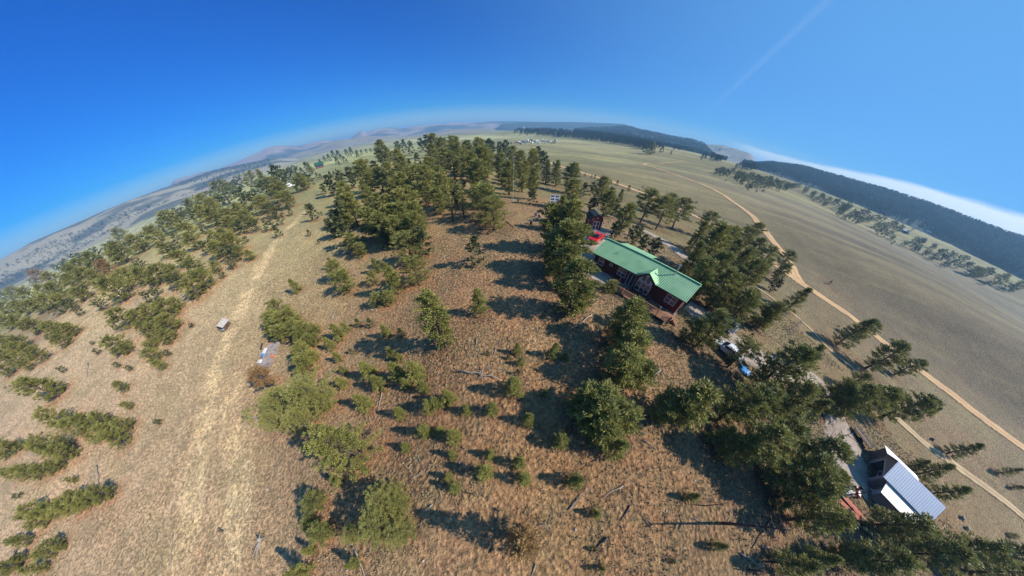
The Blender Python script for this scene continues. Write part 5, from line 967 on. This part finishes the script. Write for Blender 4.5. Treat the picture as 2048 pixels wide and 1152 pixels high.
for i in range(34):
    px = 1030+80*(i/33)+rr_.uniform(-1.5, 1.5); py = 289+rr_.uniform(-3, 3.5)-.02*(px-1030); p = ground(px, py); m = rr_.choice(cols); sc = rr_.uniform(.7, 1.25)*p.length/560
    o = thing('old_trailer', 'small far trailer or vehicle parked in the yard on the plain', 'trailer', p, rr_.uniform(0, 3), 'trailers and vehicles parked together on the plain'); o.scale = (sc, sc, sc)
    TR.append((px, m.name, o))
    if m.name not in M_BOX:
        s = MB(); s.prism([(-2.6, .4), (-2.7, 1.3), (-2.2, 2.4), (2.4, 2.4), (2.6, .4)], -1.1, 1.1); ob = s.build('body', m, o, bevel=.1); s = MB(); s.span(-1.8, 1.5, -1.14, -1.103, 1.3, 1.9); ob2 = s.build('window', M_GLASS, o); s = MB(); s.tube([(-.3, -1.15, .35), (-.3, 1.15, .35)], .35, 10); ob3 = s.build('wheels', M_BLACK, o); M_BOX[m.name] = (ob.data, ob2.data, ob3.data)
    else:
        for n_, d_2 in zip(('body', 'window', 'wheels'), M_BOX[m.name]): link(n_, d_2, o)
def farhouse(px, py, w_, lab, wall=M_WHITE, roofm=M_TARPG, a=.4):
    p = ground(px, py); o = thing('far_house', lab, 'house', p, a); k = w_; s = MB(); s.span(-k, k, -k*.5, k*.5, -k*.3, k*.45); s.prism([(-k*.5, k*.452), (k*.5, k*.452), (0, k*.75)], -k, k, 'x'); s.build('wall', wall, o); s = MB()
    s.slab([(-k*1.1, -k*.6, k*.4), (k*1.1, -k*.6, k*.4), (k*1.1, 0, k*.78), (-k*1.1, 0, k*.78)], .1); s.slab([(k*1.1, k*.6, k*.4), (-k*1.1, k*.6, k*.4), (-k*1.1, .01, k*.78), (k*1.1, .01, k*.78)], .1); s.build('roof', roofm, o); s = MB(); s.span(-k*.5, k*.5, -k*.52, -k*.502, 0, k*.3); s.build('window', M_GLASS, o)
farhouse(1048, 259, 12, 'far white building beyond the pine row on the horizon plain'); farhouse(820, 282, 6, 'tiny white building alone on the plain, left one'); farhouse(852, 276, 6, 'tiny white building alone on the plain, right one'); farhouse(913, 281, 5, 'tiny dark building on the near plain beyond the pines', M_DARKW)
farhouse(1813, 463, 5.5, 'white-roofed house behind the row of trees on the right', M_CREAM, M_WHITE, -.9); farhouse(1860, 463, 5, 'pale house at the foot of the blue wooded ridge', M_CREAM, M_WHITE, -.7); farhouse(1944, 503, 4, 'tiny white house under the wooded ridge near the right edge', M_CREAM, M_WHITE, -.7)
# grazing animals are only specks: a few pale round bales on the plain
WORD = ['leftmost','second','third','fourth','fifth','sixth','seventh','eighth','ninth','tenth','eleventh','twelfth','thirteenth','fourteenth']
CN = {'white_trim':'white','cream_metal':'cream','grey_tarp':'grey','far_blue':'blue','far_rust':'rust-brown','dark_brown_wood':'dark brown'}; cnt = {}
for px, nm, o in sorted(TR, key=lambda t: t[0]):
    c = CN.get(nm.split('.')[0], 'pale'); i = cnt.get(c, 0); cnt[c] = i+1; o['label'] = 'small %s trailer, %s of that colour from left in the plain yard' % (c, WORD[i].replace('leftmost', 'first'))
M_HAY = mat('straw_bale', (.5, .42, .24), .9)
for px, wd in ((1068, 'first'), (1074, 'second'), (1081, 'third'), (1086, 'fourth')):
    p = ground(px, 304); o = thing('hay_bale', 'pale round bale, %s from the left of four in a row on the plain' % wd, 'bale', p, 0, 'pale bales on the plain'); s = MB(); s.tube([(-.7, 0, .7), (.7, 0, .7)], .7, 12); s.build('straw', M_HAY, o)

# ------------------------------------------------------------------ haze over the basin
hb = MB(); hb.span(-12700, 12700, -12700, 12700, GZ.min()-1, max(GZ.max(), CAM_Z)+25)
m = bpy.data.materials.new('haze_air'); m.use_nodes = True; nt = m.node_tree; nt.nodes.clear(); vo = nt.nodes.new('ShaderNodeVolumePrincipled'); ou = nt.nodes.new('ShaderNodeOutputMaterial')
vo.inputs['Color'].default_value = (.33, .66, 1.0, 1); vo.inputs['Density'].default_value = 2.3e-4; vo.inputs['Anisotropy'].default_value = .1; nt.links.new(vo.outputs[0], ou.inputs['Volume'])
tag(hb.build('haze', m), kind='stuff')
